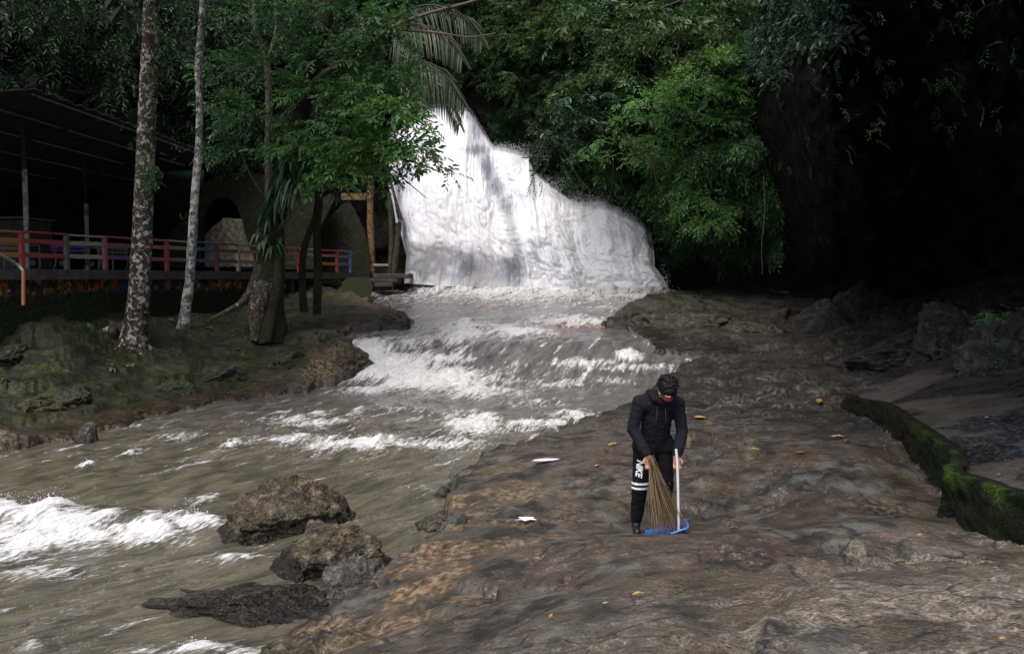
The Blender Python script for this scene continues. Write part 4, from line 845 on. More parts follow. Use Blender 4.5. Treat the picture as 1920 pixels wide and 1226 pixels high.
def rock(label, c, rad, mat, seed, rz=0, jag=.34, name='boulder', cat='rock', group=None, sub=6, flat=0):
    v_ = (ICO6 if sub == 6 else ICO4).copy(); f = ICOF6 if sub == 6 else ICOF4
    d = 1 + jag * fbm(v_[:, 0] * 1.1 + seed, v_[:, 1] * 1.1, v_[:, 2] * 1.1, 4) + jag * .35 * ridged(v_[:, 0] * 2.3 + seed, v_[:, 1] * 2.3, v_[:, 2] * 2.3, 4) - jag * .2 + jag * .35 * np.minimum(0, fbm(v_[:, 0] * 4 + seed, v_[:, 1] * 4, v_[:, 2] * 4, 3)) * 2
    rq = np.random.RandomState(int(seed * 10) + 1)
    for _ in range(14):
        nn = rq.normal(size=3); nn[2] = abs(nn[2]) * .6; nn /= np.linalg.norm(nn); ov = np.maximum(0, v_ @ nn - rq.uniform(.50, .82)); v_ = v_ - (ov * .92)[:, None] * nn
    v_ = v_ * (d + .10 * jag * ridged(v_[:, 0] * 5 + seed, v_[:, 1] * 5, v_[:, 2] * 5, 3))[:, None]
    if flat: v_[:, 2] = np.where(v_[:, 2] > flat, flat + (v_[:, 2] - flat) * .35, v_[:, 2])
    v_ = v_ * np.array(rad); cz, sz = math.cos(R(rz)), math.sin(R(rz)); v_ = np.stack([v_[:, 0] * cz - v_[:, 1] * sz, v_[:, 0] * sz + v_[:, 1] * cz, v_[:, 2]], -1)
    o = np_mesh(name, v_, f, mat); o.location = Vector([float(q) for q in c]); tag(o, label, cat, group); return o
def pw3(px, py, dz=0.0):
    x, y = PW(px, py); return (float(x), float(y), float(Wl(y)) + dz)
rock('big brown boulder with two bumps standing in the middle of the river', pw3(535, 990, .12), (1.08, .80, .54), MR_BROWN, 3.3, 12, .36)
rock('lower boulder leaning against the front of the big brown one in the river', pw3(600, 1062, .02), (.95, .64, .50), MR_BROWN, 8.1, -20, .42)
rock('dark rounded boulder at the right end of the low wet slab', pw3(662, 1130, .0), (.52, .48, .48), MR_GREY, 12.2, 0, .38)
rock('low wet slab of rock barely rising out of the near water', pw3(480, 1128, -.15), (1.5, .70, .46), MR_BROWN, 19.3, -4, .42, flat=.75)
rock('jagged brown rock at the bottom edge where the water meets the platform', P(640, 1215, 6.4) - [0, 0, .12], (.75, .55, .22), MR_BROWN, 21.0, 10, .40)
rock('small pitted rock at the water edge of the platform', P(880, 905, 11.3) - [0, 0, .22], (.42, .32, .24), MR_GREY, 23.0, 40, .4, sub=4)
rock('dark rock lump on the water line under the platform edge', P(862, 960, 9.7) - [0, 0, .22], (.30, .42, .24), MR_GREY, 27.0, 10, .4, sub=4)
for i_, (x_, y_, lb_) in enumerate([(905, 885, 'knobbly grey rock where the platform edge turns towards the falls'), (850, 925, 'pitted rock at the platform corner nearest the two river boulders'), (838, 985, 'dark wet rock at the inner bend of the platform edge'), (800, 1050, 'low wet rock under the platform edge in front of the quiet water'), (1075, 812, 'dark rock on the far platform edge just before the white crest')]):
    c_ = pw3(x_, y_, .03); rock(lb_, c_, (.34 + .06 * (i_ % 3), .3, .20 + .03 * (i_ % 2)), MR_GREY if i_ % 2 else MR_OUT, 300 + i_ * 7.3, i_ * 31, .5, sub=4, group='rocks along the platform edge')
rock('flat black rock lying at the far water edge of the platform', P(1000, 846, 13.2) - [0, 0, .1], (.22, .12, .09), MR_DARK, 31.0, 0, .3, sub=4)
rock('tiny black rock beside the flat one at the far water edge', P(938, 860, 12.9) - [0, 0, .1], (.12, .09, .08), MR_DARK, 33.0, 0, .3, sub=4)
rock('long dark stone sunk into the rock platform beside the water', P(960, 1068, 7.0) - [0, 0, .06], (.30, .15, .08), MR_DARK, 35.0, 12, .3, sub=4)
rock('craggy rock at the tip of the left promontory beside the rapids', pw3(655, 690, .15), (.75, .8, .62), MR_BROWN, 41.0, 0, .4)
rock('large layered grey brown outcrop beside the right foot of the falls', P(1265, 618, 28.4) - [0, 0, .25], (2.9, 1.7, 1.15), MR_OUT, 101.0, 4, .40)
rock('dark layered rock behind the large outcrop near the cave', P(1410, 630, 27.3) - [0, 0, .35], (2.2, 1.5, .85), MR_OUT, 105.0, -8, .40)
rock('low craggy rock outcrop on the upper left shore below the falls', P(735, 600, 28.6) - [0, 0, .25], (1.0, .6, .42), MR_BROWN, 43.0, 0, .4)
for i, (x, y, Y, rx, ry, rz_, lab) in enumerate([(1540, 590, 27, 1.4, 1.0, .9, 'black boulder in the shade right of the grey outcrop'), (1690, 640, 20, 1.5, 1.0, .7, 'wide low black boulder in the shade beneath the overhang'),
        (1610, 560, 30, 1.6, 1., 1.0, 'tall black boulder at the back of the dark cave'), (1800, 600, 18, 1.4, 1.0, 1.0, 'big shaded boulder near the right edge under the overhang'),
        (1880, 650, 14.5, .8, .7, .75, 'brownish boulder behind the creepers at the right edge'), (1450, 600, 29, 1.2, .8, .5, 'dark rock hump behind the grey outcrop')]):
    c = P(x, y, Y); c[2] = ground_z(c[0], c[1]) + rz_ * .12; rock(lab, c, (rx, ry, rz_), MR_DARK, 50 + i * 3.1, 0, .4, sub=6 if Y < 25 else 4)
c = on_ground(212, 632, 6) + [0, 0, .15]
rock('rounded brown stone at the foot of the stout lichen covered trunk', c, (.17, .2, .3), MR_BROWN, 71.0, 0, .3, sub=4)
c = P(160, 800, 15.7); c[2] = -.45; rock('dark pointed stone at the water edge of the left bank', c, (.26, .24, .30), MR_GREY, 73.0, 0, .4, sub=4)

MR_MOSS = rock_mat('mossy_stone_grey', [(.006, .007, .004), (.022, .024, .012), (.05, .05, .028), (.12, .11, .075)], 1.0, -.5)
for i_, (x_, y_, r_, lb_) in enumerate([(60, 765, (.75, .5, .34), 'mossy hump of rock low on the left bank near the frame edge'), (130, 740, (.7, .55, .36), 'mossy hump beside the pitted grey patch of the left bank'), (330, 728, (.8, .5, .3), 'brown mossy rock hump in the middle of the left shore'),
    (420, 700, (.9, .6, .34), 'broad mossy hump in the bank below the slender white tree'), (545, 672, (.9, .6, .42), 'mossy boulder on the bank between the leaning tree and the rapids'), (620, 640, (.8, .6, .5), 'weedy mossy boulder on the promontory above the rapids'), (20, 660, (.8, .4, .25), 'flat mossy shelf stone at the left frame edge under the stair')]):
    c_ = on_ground(x_, y_, 8) - [0, 0, r_[2] * .35]; rock(lb_, c_, r_, MR_MOSS, 400 + i_ * 5.7, i_ * 17, .45, sub=6, group='mossy rocks of the left bank')
# ================================================================ mossy kerb wall
def kerb_wall():
    K = pline([tuple(k) for k in KERB], 240); n = len(K); prof_n = 26; VS = []
    T = np.gradient(K[:, :2], axis=0); T /= np.linalg.norm(T, axis=1)[:, None]; N = np.stack([-T[:, 1], T[:, 0]], -1)
    if (N[0] @ (np.array([-1, -.4]))) < 0: N = -N                   # towards the platform
    hgt = np.interp(K[:, 1], [5, 7, 9, 11, 13, 15.5], [.30, .28, .22, .15, .06, .0])
    for i in range(n):
        x, y = K[i, :2]; gt = ground_z(x - N[i, 0] * .5, y - N[i, 1] * .5)
        row = []
        for j in range(prof_n):
            s_ = j / (prof_n - 1)
            if s_ < .35: o_ = -.13 + s_ / .35 * .15; z = gt + .03
            else: o_ = .02 + (s_ - .35) / .65 * .03; z = gt + .03 - (s_ - .35) / .65 * (hgt[i] + .22)
            row.append((x + N[i, 0] * o_, y + N[i, 1] * o_, z, s_))
        VS.append(row)
    A = np.array(VS); q = A[..., :3]; st = .10 * fbm(q[..., 0] * 2.2, q[..., 1] * 2.2, q[..., 2] * 3, 4) + .05 * ridged(q[..., 0] * 5, q[..., 1] * 5, q[..., 2] * 6, 4)
    q = q + np.concatenate([N[:, None] * st[..., None] * .9, (st * .22 - .03)[..., None]], -1)
    t = NT("mossy_stone"); pos = t.geo(); n1 = t.noise(pos, 3.2, 7, .7); n3 = t.noise(pos, 45, 4, .7)
    ms = t.ramp(n3, [(.3, (.014, .03, .004)), (.5, (.05, .095, .010)), (.75, (.13, .22, .022))]); c = t.mix(t.math('MULTIPLY', t.mr(n1, .40, .62), t.attr("lip")), t.ramp(n3, [(.3, (.005, .006, .004)), (.7, (.02, .024, .012))]), ms)
    t.set(c, .9, t.bump(t.math('ADD', n1, n3), 1.0, .05), .15)
    lip = sstep(.10, .30, A[..., 3]) * (1 - .93 * sstep(.38, .62, A[..., 3])); lip = np.maximum(lip, .12) * np.interp(A[..., 1], [9, 11.5], [1, .25]) * sstep(-.25, .2, fbm(q[..., 0] * 1.6, q[..., 1] * 1.6, 3, 3) + .1)
    o = np_mesh('mossy_wall', q.reshape(-1, 3), grid_faces(n, prof_n), t.m, attrs=dict(lip=lip.ravel()))
    tag(o, 'low dark stone kerb wall with bright green moss along its edge, right of the platform', 'wall')
kerb_wall()

# ================================================================ deck, railing, mural
M_CONC = mat_plain("deck_concrete", (.05, .048, .043), .85, .35, 4, .4)
M_CONCM = NT("mossy_concrete")
t = M_CONCM; pos = t.geo(); n1 = t.noise(pos, 1.3, 6, .65); n2 = t.noise(pos, 9, 6, .7)
M_CONCM = t.set(t.mix(t.mr(n1, .4, .6), t.ramp(n2, [(.25, (.008, .008, .006)), (.5, (.024, .024, .018)), (.8, (.06, .06, .045))]), t.ramp(n2, [(.3, (.010, .013, .005)), (.7, (.03, .036, .013))])), .9, t.bump(n2, .8, .04), .2)
E0 = np.array([-13.6, 15.2]); E1 = P(664, 505, 37)[:2]; ED = (E1 - E0) / np.linalg.norm(E1 - E0); EN = np.array([-ED[1], ED[0]])      # EN points away from the river
DZ = 2.70
def on_edge(px):
    """point of the deck edge line seen in the direction of image column px"""
    a = (px - 960) / F / cp; # X = a*Y roughly
    tt = (a * E0[1] - E0[0]) / (ED[0] - a * ED[1]); return E0 + ED * tt
def prism(name, outline, z0, z1, mat, parent=None):
    bm = bmesh.new(); b = [bm.verts.new((x, y, z0)) for x, y in outline]; tp = [bm.verts.new((x, y, z1)) for x, y in outline]
    bm.faces.new(b[::-1]); bm.faces.new(tp); k = len(b)
    for i in range(k): bm.faces.new((b[i], b[(i + 1) % k], tp[(i + 1) % k], tp[i]))
    bmesh.ops.recalc_face_normals(bm, faces=bm.faces); return bm_obj(name, bm, mat, parent)
W0 = E0 + EN * .22; W1 = E1 - ED * 5 + EN * .22
deck = tag(empty('deck', (*E0, DZ)), 'raised dark concrete terrace with a painted wall beneath its edge', 'terrace')
o = prism('floor_slab', [tuple(E0 - E0), tuple(E1 - E0), tuple(E1 + EN * 9 - E0), tuple(E0 + EN * 9 - E0)], -.26, 0, M_CONC, deck)
t = NT("painted_wall"); pos = t.geo(); sx = t.n("SeparateXYZ"); t.l(pos, sx.inputs[0]); n1 = t.noise(pos, 2.2, 6, .7); n2 = t.noise(pos, 12, 5, .7)
vc = t.vor(t.mapping(pos, (1, 1, .6)), 6, 'F1', 'Color'); hs = t.n("SeparateColor"); t.l(vc, hs.inputs[0])
pc = t.ramp(hs.outputs[0], [(0, (.32, .05, .02)), (.2, (.38, .12, .02)), (.38, (.40, .24, .03)), (.52, (.04, .07, .02)), (.64, (.05, .05, .16)), (.75, (.30, .16, .03)), (.86, (.02, .10, .08)), (.95, (.30, .28, .22))], 'CONSTANT')
dx = t.vor(t.mapping(pos, (1, 1, .6)), 6, 'DISTANCE_TO_EDGE'); pc = t.mix(t.mr(dx, .02, .07, 1, 0), pc, (.02, .02, .015))
wc = t.ramp(n2, [(.3, (.006, .009, .005)), (.6, (.022, .028, .013)), (.85, (.05, .055, .03))])
zz = t.math('ADD', sx.outputs[2], t.math('MULTIPLY', t.math('SUBTRACT', n1, .5), .35)); band = t.math('MULTIPLY', t.mr(zz, DZ - .66, DZ - .50), t.mr(t.noise(pos, 5, 4), .42, .55, 0, .9))
t.set(t.mix(band, wc, pc), .9, t.bump(n2, .5, .02), .2); M_MURAL = t.m
prism('painted_wall', [tuple(W0 - E0), tuple(W1 - E0), tuple(W1 + EN * .3 - E0), tuple(W0 + EN * .3 - E0)], -2.4, -.262, M_MURAL, deck)
# underside piers beyond the wall's end
for px_, py_ in ((560, 0), (610, 0)):
    p = on_edge(px_) + EN * .5; bm = bmesh.new(); bm_box(bm, (p[0] - E0[0], p[1] - E0[1], -1.3), (.5, .5, 2.07)); bm_obj('pier', bm, M_CONC, deck)

def paint(name, col):
    g_ = sum(col) / 3; col = tuple(.78 * (c_ * .82 + g_ * .18) for c_ in col)
    t = NT(name); pos = t.geo(); n = t.noise(pos, 14, 6, .75)
    return t.set(t.mix(t.mr(n, .62, .8, 0, .75), t.mix(t.mr(n, .2, .8), tuple(q * .75 for q in col), col), (.05, .045, .035)), .6, t.bump(n, .3, .01), .3)
PC = dict(red=paint("red_paint", (.42, .045, .03)), orange=paint("orange_paint", (.50, .17, .035)), cream=paint("cream_paint", (.38, .36, .22)), pink=paint("pink_paint", (.42, .06, .15)), blue=paint("blue_paint", (.04, .12, .22)),
          maroon=paint("maroon_paint", (.16, .035, .03)), peach=paint("peach_paint", (.36, .17, .11)), green=paint("green_paint", (.09, .15, .06)), salmon=paint("salmon_paint", (.36, .12, .08)), purple=paint("purple_paint", (.16, .06, .26)),
          yellow=paint("yellow_paint", (.40, .32, .07)), lilac=paint("lilac_paint", (.14, .18, .36)))
RH = .93
rail = tag(empty('railing', (*E0, DZ)), 'wooden railing painted a different bright colour in every bay along the terrace', 'railing')
px_posts = [-40, 54, 137, 208, 266, 323, 371, 416, 456, 493, 530, 568, 602, 639, 664]
post_c = ['orange', 'red', 'green', 'pink', 'orange', 'red', 'yellow', 'maroon', 'cream', 'salmon', 'salmon', 'red', 'peach', 'red', 'lilac']
bay_c = [('orange', 'orange', 'orange'), ('red', 'red', 'red'), ('cream', 'cream', 'cream'), ('pink', 'pink', 'purple'), ('orange', 'orange', 'salmon'), ('cream', 'cream', 'peach'), ('blue', 'blue', 'blue'), ('maroon', 'maroon', 'maroon'), ('peach', 'peach', 'peach'),
         ('peach', 'salmon', 'salmon'), ('salmon', 'salmon', 'salmon'), ('yellow', 'yellow', 'green'), ('red', 'orange', 'orange'), ('lilac', 'lilac', 'lilac')]
def loc3(q, z): return (q[0] - E0[0], q[1] - E0[1], z)
tn = {'cream': 'cream painted', 'lilac': 'pale blue painted'}
rndj = random.Random(4)
for i, (x, pc_) in enumerate(zip(px_posts, post_c)):
    q = on_edge(x) + EN * .14; bm = bmesh.new(); rot = bar_rot((0, 0, 0), (*ED, 0)); bm_box(bm, loc3(q, RH / 2 - .14), (.12, .10, RH + .28), rot, .008)
    bm_obj('post', bm, PC[pc_], rail)['label'] = f"{tn.get(pc_, pc_ + ' painted')} post"
    if i < len(bay_c):
        q2 = on_edge(px_posts[i + 1]) + EN * .14; L_ = np.linalg.norm(q2 - q); d_ = (q2 - q) / L_; a_ = q + d_ * .063; b_ = q2 - d_ * .063
        for (z, h_, w_), cc in zip(((RH - .025, .05, .10), (RH - .24, .11, .035), (.34, .11, .035)), bay_c[i]):
            bm = bmesh.new(); j1, j2 = rndj.uniform(-.012, .012), rndj.uniform(-.012, .012); bm_bar(bm, loc3(a_, z + j1), loc3(b_, z + j2), w_, h_, .006); bm_obj('rail', bm, PC[cc], rail)['label'] = f"{tn.get(cc, cc + ' painted')} rail"

# benches
M_IRON = mat_plain("cast_iron", (.12, .12, .12), .5, .3, 20, metal=.3)
def bench(col, label, px_, back):
    q = on_edge(px_) + EN * back; o = empty('bench', (q[0], q[1], DZ), math.atan2(ED[1], ED[0])); tag(o, label, 'bench', 'painted benches behind the railing')
    bm = bmesh.new()
    for k in range(4): bm_box(bm, (0, -.16 + k * .11, .44), (1.3, .09, .03), None, .005)
    bm_obj('seat', bm, PC[col], o); bm = bmesh.new()
    for k in range(3): bm_box(bm, (0, .25 + k * .03, .56 + k * .12), (1.3, .025, .09), Matrix.Rotation(-.2, 3, 'X'), .005)
    bm_obj('backrest', bm, PC[col], o)
    for sx_ in (-.55, .55):
        pr = [tube_arrays([(sx_, -.22, 0), (sx_, -.25, .2), (sx_, -.16, .42), (sx_, .2, .42), (sx_, .27, .6), (sx_, .34, .88)], .022, 6, 0, 1, 4), tube_arrays([(sx_, .30, 0), (sx_, .2, .2), (sx_, .22, .42)], .022, 6, 0, 1, 4)]
        th_ = np.linspace(0, 4.5 * math.pi, 26); pr.append(tube_arrays([(sx_, .0 + .09 * (1 - k / 30) * math.cos(a), .18 + .09 * (1 - k / 30) * math.sin(a)) for k, a in enumerate(th_)], .014, 5))
        pr.append(tube_arrays([(sx_, -.25, .64), (sx_, -.05, .66), (sx_, .28, .62)], .02, 6, 0, 1, 3)); pr.append(tube_arrays([(sx_, -.25, .64), (sx_, -.24, .5), (sx_, -.18, .42)], .018, 6, 0, 1, 3))
        v_, f = merge(pr); np_mesh('iron_leg', v_, f, M_IRON, o)
bench('blue', 'blue slatted bench at the left edge of the terrace', 10, 1.6); bench('yellow', 'yellow slatted bench with scrolled iron legs behind the red bay', 124, 1.6)
bench('purple', 'purple slatted bench behind the pink bay beside the stout trunk', 234, 1.6); bench('green', 'dark green slatted bench between the two pale trunks', 310, 1.6)

# shelter
M_SHEET = mat_plain("roof_sheet", (.022, .021, .020), .8, .5, 3, .6); M_POSTC = mat_plain("post_concrete", (.22, .21, .18), .85, .35, 8, .3, dirt=(.06, .06, .045)); M_PURL = mat_plain("purlin", (.13, .12, .105), .8, .4, 10)
sh_loc = P(50, 434, 22); sh = tag(empty('shelter', (sh_loc[0], sh_loc[1], DZ)), 'open sided shelter with a dark sloping sheet roof on concrete posts', 'shelter'); SL = np.array([sh_loc[0], sh_loc[1], DZ])
c1 = P(65, 168, 20.5); c2 = P(402, 292, 33); c0 = P(-260, 185, 17.5)
back = np.array([-7.5, 2.2, -1.4]); bk2 = np.array([-8.5, 1.5, -1.2])
def roof():
    n, m = 60, 40; VS = []
    for i in range(n):
        a = c1 + (c2 - c1) * i / (n - 1)
        for j in range(m):
            s_ = j / (m - 1); p = a + back * s_ * 1.0; p = p + [0, 0, .03 * math.sin(i * 1.9) + .06 * float(perlin(i * .3, j * .3, 2.0))]; VS.append(p - SL)
    o = np_mesh('roof', VS, grid_faces(n, m), M_SHEET, sh, smooth=True); md = o.modifiers.new('t', 'SOLIDIFY'); md.thickness = .03
    VS = []
    a1 = c1; b1 = c0
    for i in range(20):
        a = a1 + (b1 - a1) * i / 19
        for j in range(20): VS.append(a + back * (j / 19.) + [0, 0, .06 * float(perlin(i * .5, j * .5, 6.0)) + .02] - SL)
    o = np_mesh('roof', VS, grid_faces(20, 20), M_SHEET, sh); md = o.modifiers.new('t', 'SOLIDIFY'); md.thickness = .03
    for s_ in (.01, .17, .33, .5, .68, .85):
        bm = bmesh.new(); off = back * s_ - np.array([0, 0, .10]); bm_bar(bm, c1 + off - SL, c2 + off - SL, .035, .045); bm_obj('purlin', bm, M_PURL, sh)
    for s_ in (.25, .75):
        bm = bmesh.new(); a = c1 + (c2 - c1) * s_; bm_bar(bm, a + [0, 0, -.2] - SL, a + back * .98 + [0, 0, -.2] - SL, .05, .08); bm_obj('rafter', bm, M_SHEET, sh)
roof()
for x, Y, r_, top in ((50, 22, .065, 6.55), (163, 27, .065, 6.3), (-130, 18.5, .065, 6.8)):
    p = P(x, 440, Y); q = np.array([p[0], p[1], DZ]) - SL; a = q + [0, 0, 0]; m_ = q + [0, 0, 2.55 if x == 50 else 2.1]; e = q + [-.05, 0, top - DZ]
    v_, f = tube_arrays([a, m_], r_, 10, .05, 3, 3); np_mesh('post', v_, f, M_POSTC, sh); v_, f = tube_arrays([m_, e], r_ * .8, 8, .05, 3, 3); np_mesh('post', v_, f, MB_DARK, sh)

# stair handrail at the left edge
hr = tag(empty('handrail', P(42, 570, 17).tolist()), 'thin stair handrail with a green bar and an orange upright', 'handrail'); HL = P(42, 570, 17)
v_, f = tube_arrays([P(44, 508, 17) - HL, P(30, 495, 17) - HL, P(0, 478, 16.6) - HL, P(-60, 450, 16) - HL], .03, 8, 0, 1, 4); np_mesh('bar', v_, f, paint("mint_paint", (.18, .30, .20)), hr)
v_, f = tube_arrays([P(44, 572, 17) - HL, P(44, 540, 17) - HL, P(44, 507, 17) - HL], .035, 8, 0, 1, 3); np_mesh('upright', v_, f, PC['orange'], hr)

# ---- concrete shapes near the far end of the terrace
def slab_px(name, outline, Y, thick, mat, label=None, cat=None, parent=None, loc=None, hole=None):
    """upright wall slab facing the river with the given outline, real thickness"""
    loc = P(outline[0][0], outline[0][1], Y) if loc is None else loc
    bm = bmesh.new(); fr = [bm.verts.new((P(x, y, Y) - loc).tolist()) for x, y in outline]; f = bm.faces.new(fr)
    es = bmesh.ops.extrude_face_region(bm, geom=[f]); vs = [g for g in es['geom'] if isinstance(g, bmesh.types.BMVert)]; bmesh.ops.translate(bm, vec=(-.15 * thick, thick, 0), verts=vs)
    bmesh.ops.recalc_face_normals(bm, faces=bm.faces); bmesh.ops.triangulate(bm, faces=[q for q in bm.faces if len(q.verts) > 4]); o = bm_obj(name, bm, mat, parent)
    if parent is None: o.location = loc.tolist()
    if label: tag(o, label, cat)
    return o
slab_px('concrete_wall', [(592, 520), (598, 470), (601, 433), (610, 415), (640, 385), (654, 376), (668, 398), (684, 436), (692, 478), (694, 520)], 37.6, .35, M_CONCM, 'petal shaped mossy concrete wall at the far end of the terrace', 'wall')
slab_px('concrete_wall', [(384, 500), (384, 441), (396, 428), (420, 408), (452, 411), (458, 440), (480, 500)], 33, .4, mat_plain("pale_render", (.075, .070, .052), .9, .5, 9, .8, (.16, .15, .12)), 'pale rendered stair wall with a sloping top behind the railing', 'wall')
slab_px('concrete_wall', [(300, 500), (305, 452), (352, 404), (372, 404), (372, 500)], 35, .4, mat_plain("dim_render", (.022, .021, .017), .9, .5, 9, .8), 'dim sloping stair wall left of the pale rendered one', 'wall')
# rough concrete cave front with arched opening
def cave_front():
    outer = [(372, 505), (368, 400), (380, 340), (430, 322), (520, 330), (600, 345), (640, 370), (600, 430), (606, 505)]
    Y = 36.2; loc = P(372, 505, Y); n = 46; th_ = np.linspace(0, math.pi, n)
    arch = [(417 + 36 * math.cos(a), 425 - 55 * math.sin(a)) for a in th_][::-1]
    poly = [(372, 505), (368, 400), (380, 345), (430, 322), (520, 330), (600, 345), (628, 372), (598, 430), (592, 505), (453, 505)] + arch[::-1] + [(381, 505)]
    slab_px('cave_front', poly, Y, .9, M_CONCM, 'rough dark concrete front of the grotto with a rounded arch opening', 'wall')
cave_front()
# green sheet roof of the hut and the low hut at the left edge
def sheetpanel(name, label, corners, mat, ribs, cat):
    a, b, c_, d = [P(*q) for q in corners]; loc = a; VS = []; n = ribs * 6 + 1
    for i in range(n):
        s_ = i / (n - 1); p = a + (b - a) * s_; q = d + (c_ - d) * s_
        for j in range(5): VS.append(p + (q - p) * j / 4 + np.array([0, -.04, .02]) * math.sin(s_ * ribs * 2 * math.pi) - loc)
    o = np_mesh(name, VS, grid_faces(n, 5), mat); o.location = loc.tolist(); md = o.modifiers.new('t', 'SOLIDIFY'); md.thickness = .01; tag(o, label, cat)
sheetpanel('awning', 'faded green corrugated awning hanging between the two pale trunks', [(315, 322, 34), (382, 318, 34), (382, 346, 33), (315, 352, 33)], paint("green_sheet", (.02, .075, .05)), 11, 'awning')
hut = tag(empty('kiosk', P(0, 505, 26).tolist()), 'dim low kiosk with a flat pale roof edge at the left side of the terrace', 'kiosk'); HL2 = P(0, 505, 26)
bm = bmesh.new(); bm_box(bm, (-.2, .8, .75), (2.0, 1.4, 1.5)); bm_obj('counter', bm, mat_plain("kiosk_wood", (.035, .03, .018), .8, .4, 6), hut); bm = bmesh.new(); bm_box(bm, (-.2, .75, 1.56), (2.2, 1.6, .05)); bm_obj('top', bm, mat_plain("kiosk_top", (.10, .10, .08), .8, .4, 6), hut)
# timber frame, poles and steps beside the falls
M_WOOD = mat_plain("old_timber", (.17, .095, .045), .8, .45, 9, .6, (.05, .035, .02)); M_BAMB = mat_plain("dark_bamboo", (.055, .05, .032), .7, .5, 8, .5, (.02, .02, .014))
fl_ = P(694, 500, 38); fr_ = tag(empty('timber_frame', fl_.tolist()), 'timber post with a horizontal beam standing between the petal wall and the falls', 'frame')
v_, f = tube_arrays([P(697, 512, 38) - fl_, P(696, 450, 38) - fl_, P(694, 400, 38) - fl_, P(695, 330, 38) - fl_], [.17, .17, .15, .14], 12, .08, 2, 5); np_mesh('post', v_, f, M_WOOD, fr_)
bm = bmesh.new(); bm_bar(bm, P(640, 369, 38.0) - fl_, P(688, 369, 38) - fl_, .14, .30, .01); bm_obj('beam', bm, M_WOOD, fr_)
bm = bmesh.new(); bm_bar(bm, P(699, 497, 37.9) - fl_, P(733, 497, 37.9) - fl_, .12, .10, .01); bm_obj('plank', bm, mat_plain("pale_plank", (.28, .24, .18), .8, .3, 10), fr_)
def pole(label, pts, r_, mat, name='pole'):
    loc = P(*pts[0]); v_, f = tube_arrays([P(*p) - loc for p in pts], r_, 9, .06, 3, 4); o = np_mesh(name, v_, f, mat); o.location = loc.tolist(); tag(o, label, 'pole')
pole('thick dark bamboo pole leaning at the left edge of the falls, lower length', [(739, 512, 37.6), (744, 460, 37.6), (748, 416, 37.6)], .13, M_BAMB)
pole('upper dark bamboo pole slanting down along the falls', [(752, 414, 37.5), (742, 380, 37.5), (731, 340, 37.6), (725, 310, 37.7)], .10, M_BAMB)
pole('thin white pipe beside the slanting bamboo pole', [(744, 418, 37.3), (738, 380, 37.3), (729, 344, 37.4)], .045, mat_plain("white_pipe", (.55, .57, .6), .4, .15, 5), 'pipe')
pole('straight dark bamboo pole between timber post and falls', [(731, 512, 37.9), (734, 440, 37.9), (730, 360, 38)], .11, M_BAMB)
st = tag(empty('stone_steps', P(735, 530, 36.8).tolist()), 'grey stone footing stepped down to the water beside the falls', 'steps'); SL2 = P(735, 530, 36.8)
for i, (xa, xb, ya, yb) in enumerate(((698, 768, 513, 522), (692, 745, 522, 530), (700, 735, 530, 538))):
    a = P(xa, yb, 36.7 - i * .12) - SL2; b = P(xb, ya, 36.7 - i * .12) - SL2; bm = bmesh.new(); bm_box(bm, ((a[0] + b[0]) / 2, .6 - i * .12, (a[2] + b[2]) / 2), (b[0] - a[0], 1.2, b[2] - a[2]), None, .03); bm_obj('step', bm, M_CONC, st)
slab_px('concrete_block', [(640, 566), (641, 530), (652, 520), (690, 519), (699, 540), (692, 562)], 34.6, 1.2, NT("green_block").set((.032, .04, .014), .9), 'green mossy concrete block below the end of the terrace', 'block')
rb = P(596, 560, 34); rock('rock pile under the end of the terrace', rb, (1.3, 1., .8), MR_DARK, 91., 0, .45, sub=4); rb = P(660, 575, 31.5); rock('dark rock between the mossy block and the promontory', rb - [0, 0, .25], (1.2, .9, .45), MR_DARK, 93., 0, .45, sub=4)

# ================================================================ litter and fallen leaves on the rock
M_LEAFY = mat_plain("fallen_leaf_yellow", (.30, .18, .04), .6, .3, 30); M_LEAFO = mat_plain("fallen_leaf_orange", (.20, .08, .035), .6, .3, 30); M_LEAFP = mat_plain("fallen_leaf_pale", (.36, .30, .18), .6, .3, 30)
def fallen(px_, py_, Y, L, ang, mat, label, group=None, seed=0):
    p = on_ground(px_, py_); z = p[2]; rg_ = np.random.RandomState(int(px_) + seed); n = 9; VS = []; 
    for i in range(n):
        s_ = i / (n - 1); L = L * (.84 if i == 0 else 1); w_ = .5 * L * math.sin(math.pi * s_) ** .8 * (1 - .3 * s_); x = (s_ - .5) * L
        for q in (-1, -.5, 0, .5, 1): VS.append((x, w_ * .5 * q, .25 * L * (s_ - .5) ** 2 + .14 * L * abs(q) * math.sin(math.pi * s_) + .01 + .02 * L * rg_.normal()))
    o = np_mesh('fallen_leaf', VS, grid_faces(n, 5), mat); o.location = (float(p[0]), float(p[1]), z + .012); o.rotation_euler = (rg_.uniform(-.2, .2), rg_.uniform(-.2, .2), R(ang)); tag(o, label, 'leaf', group or 'fallen leaves on the rock platform')
    return o
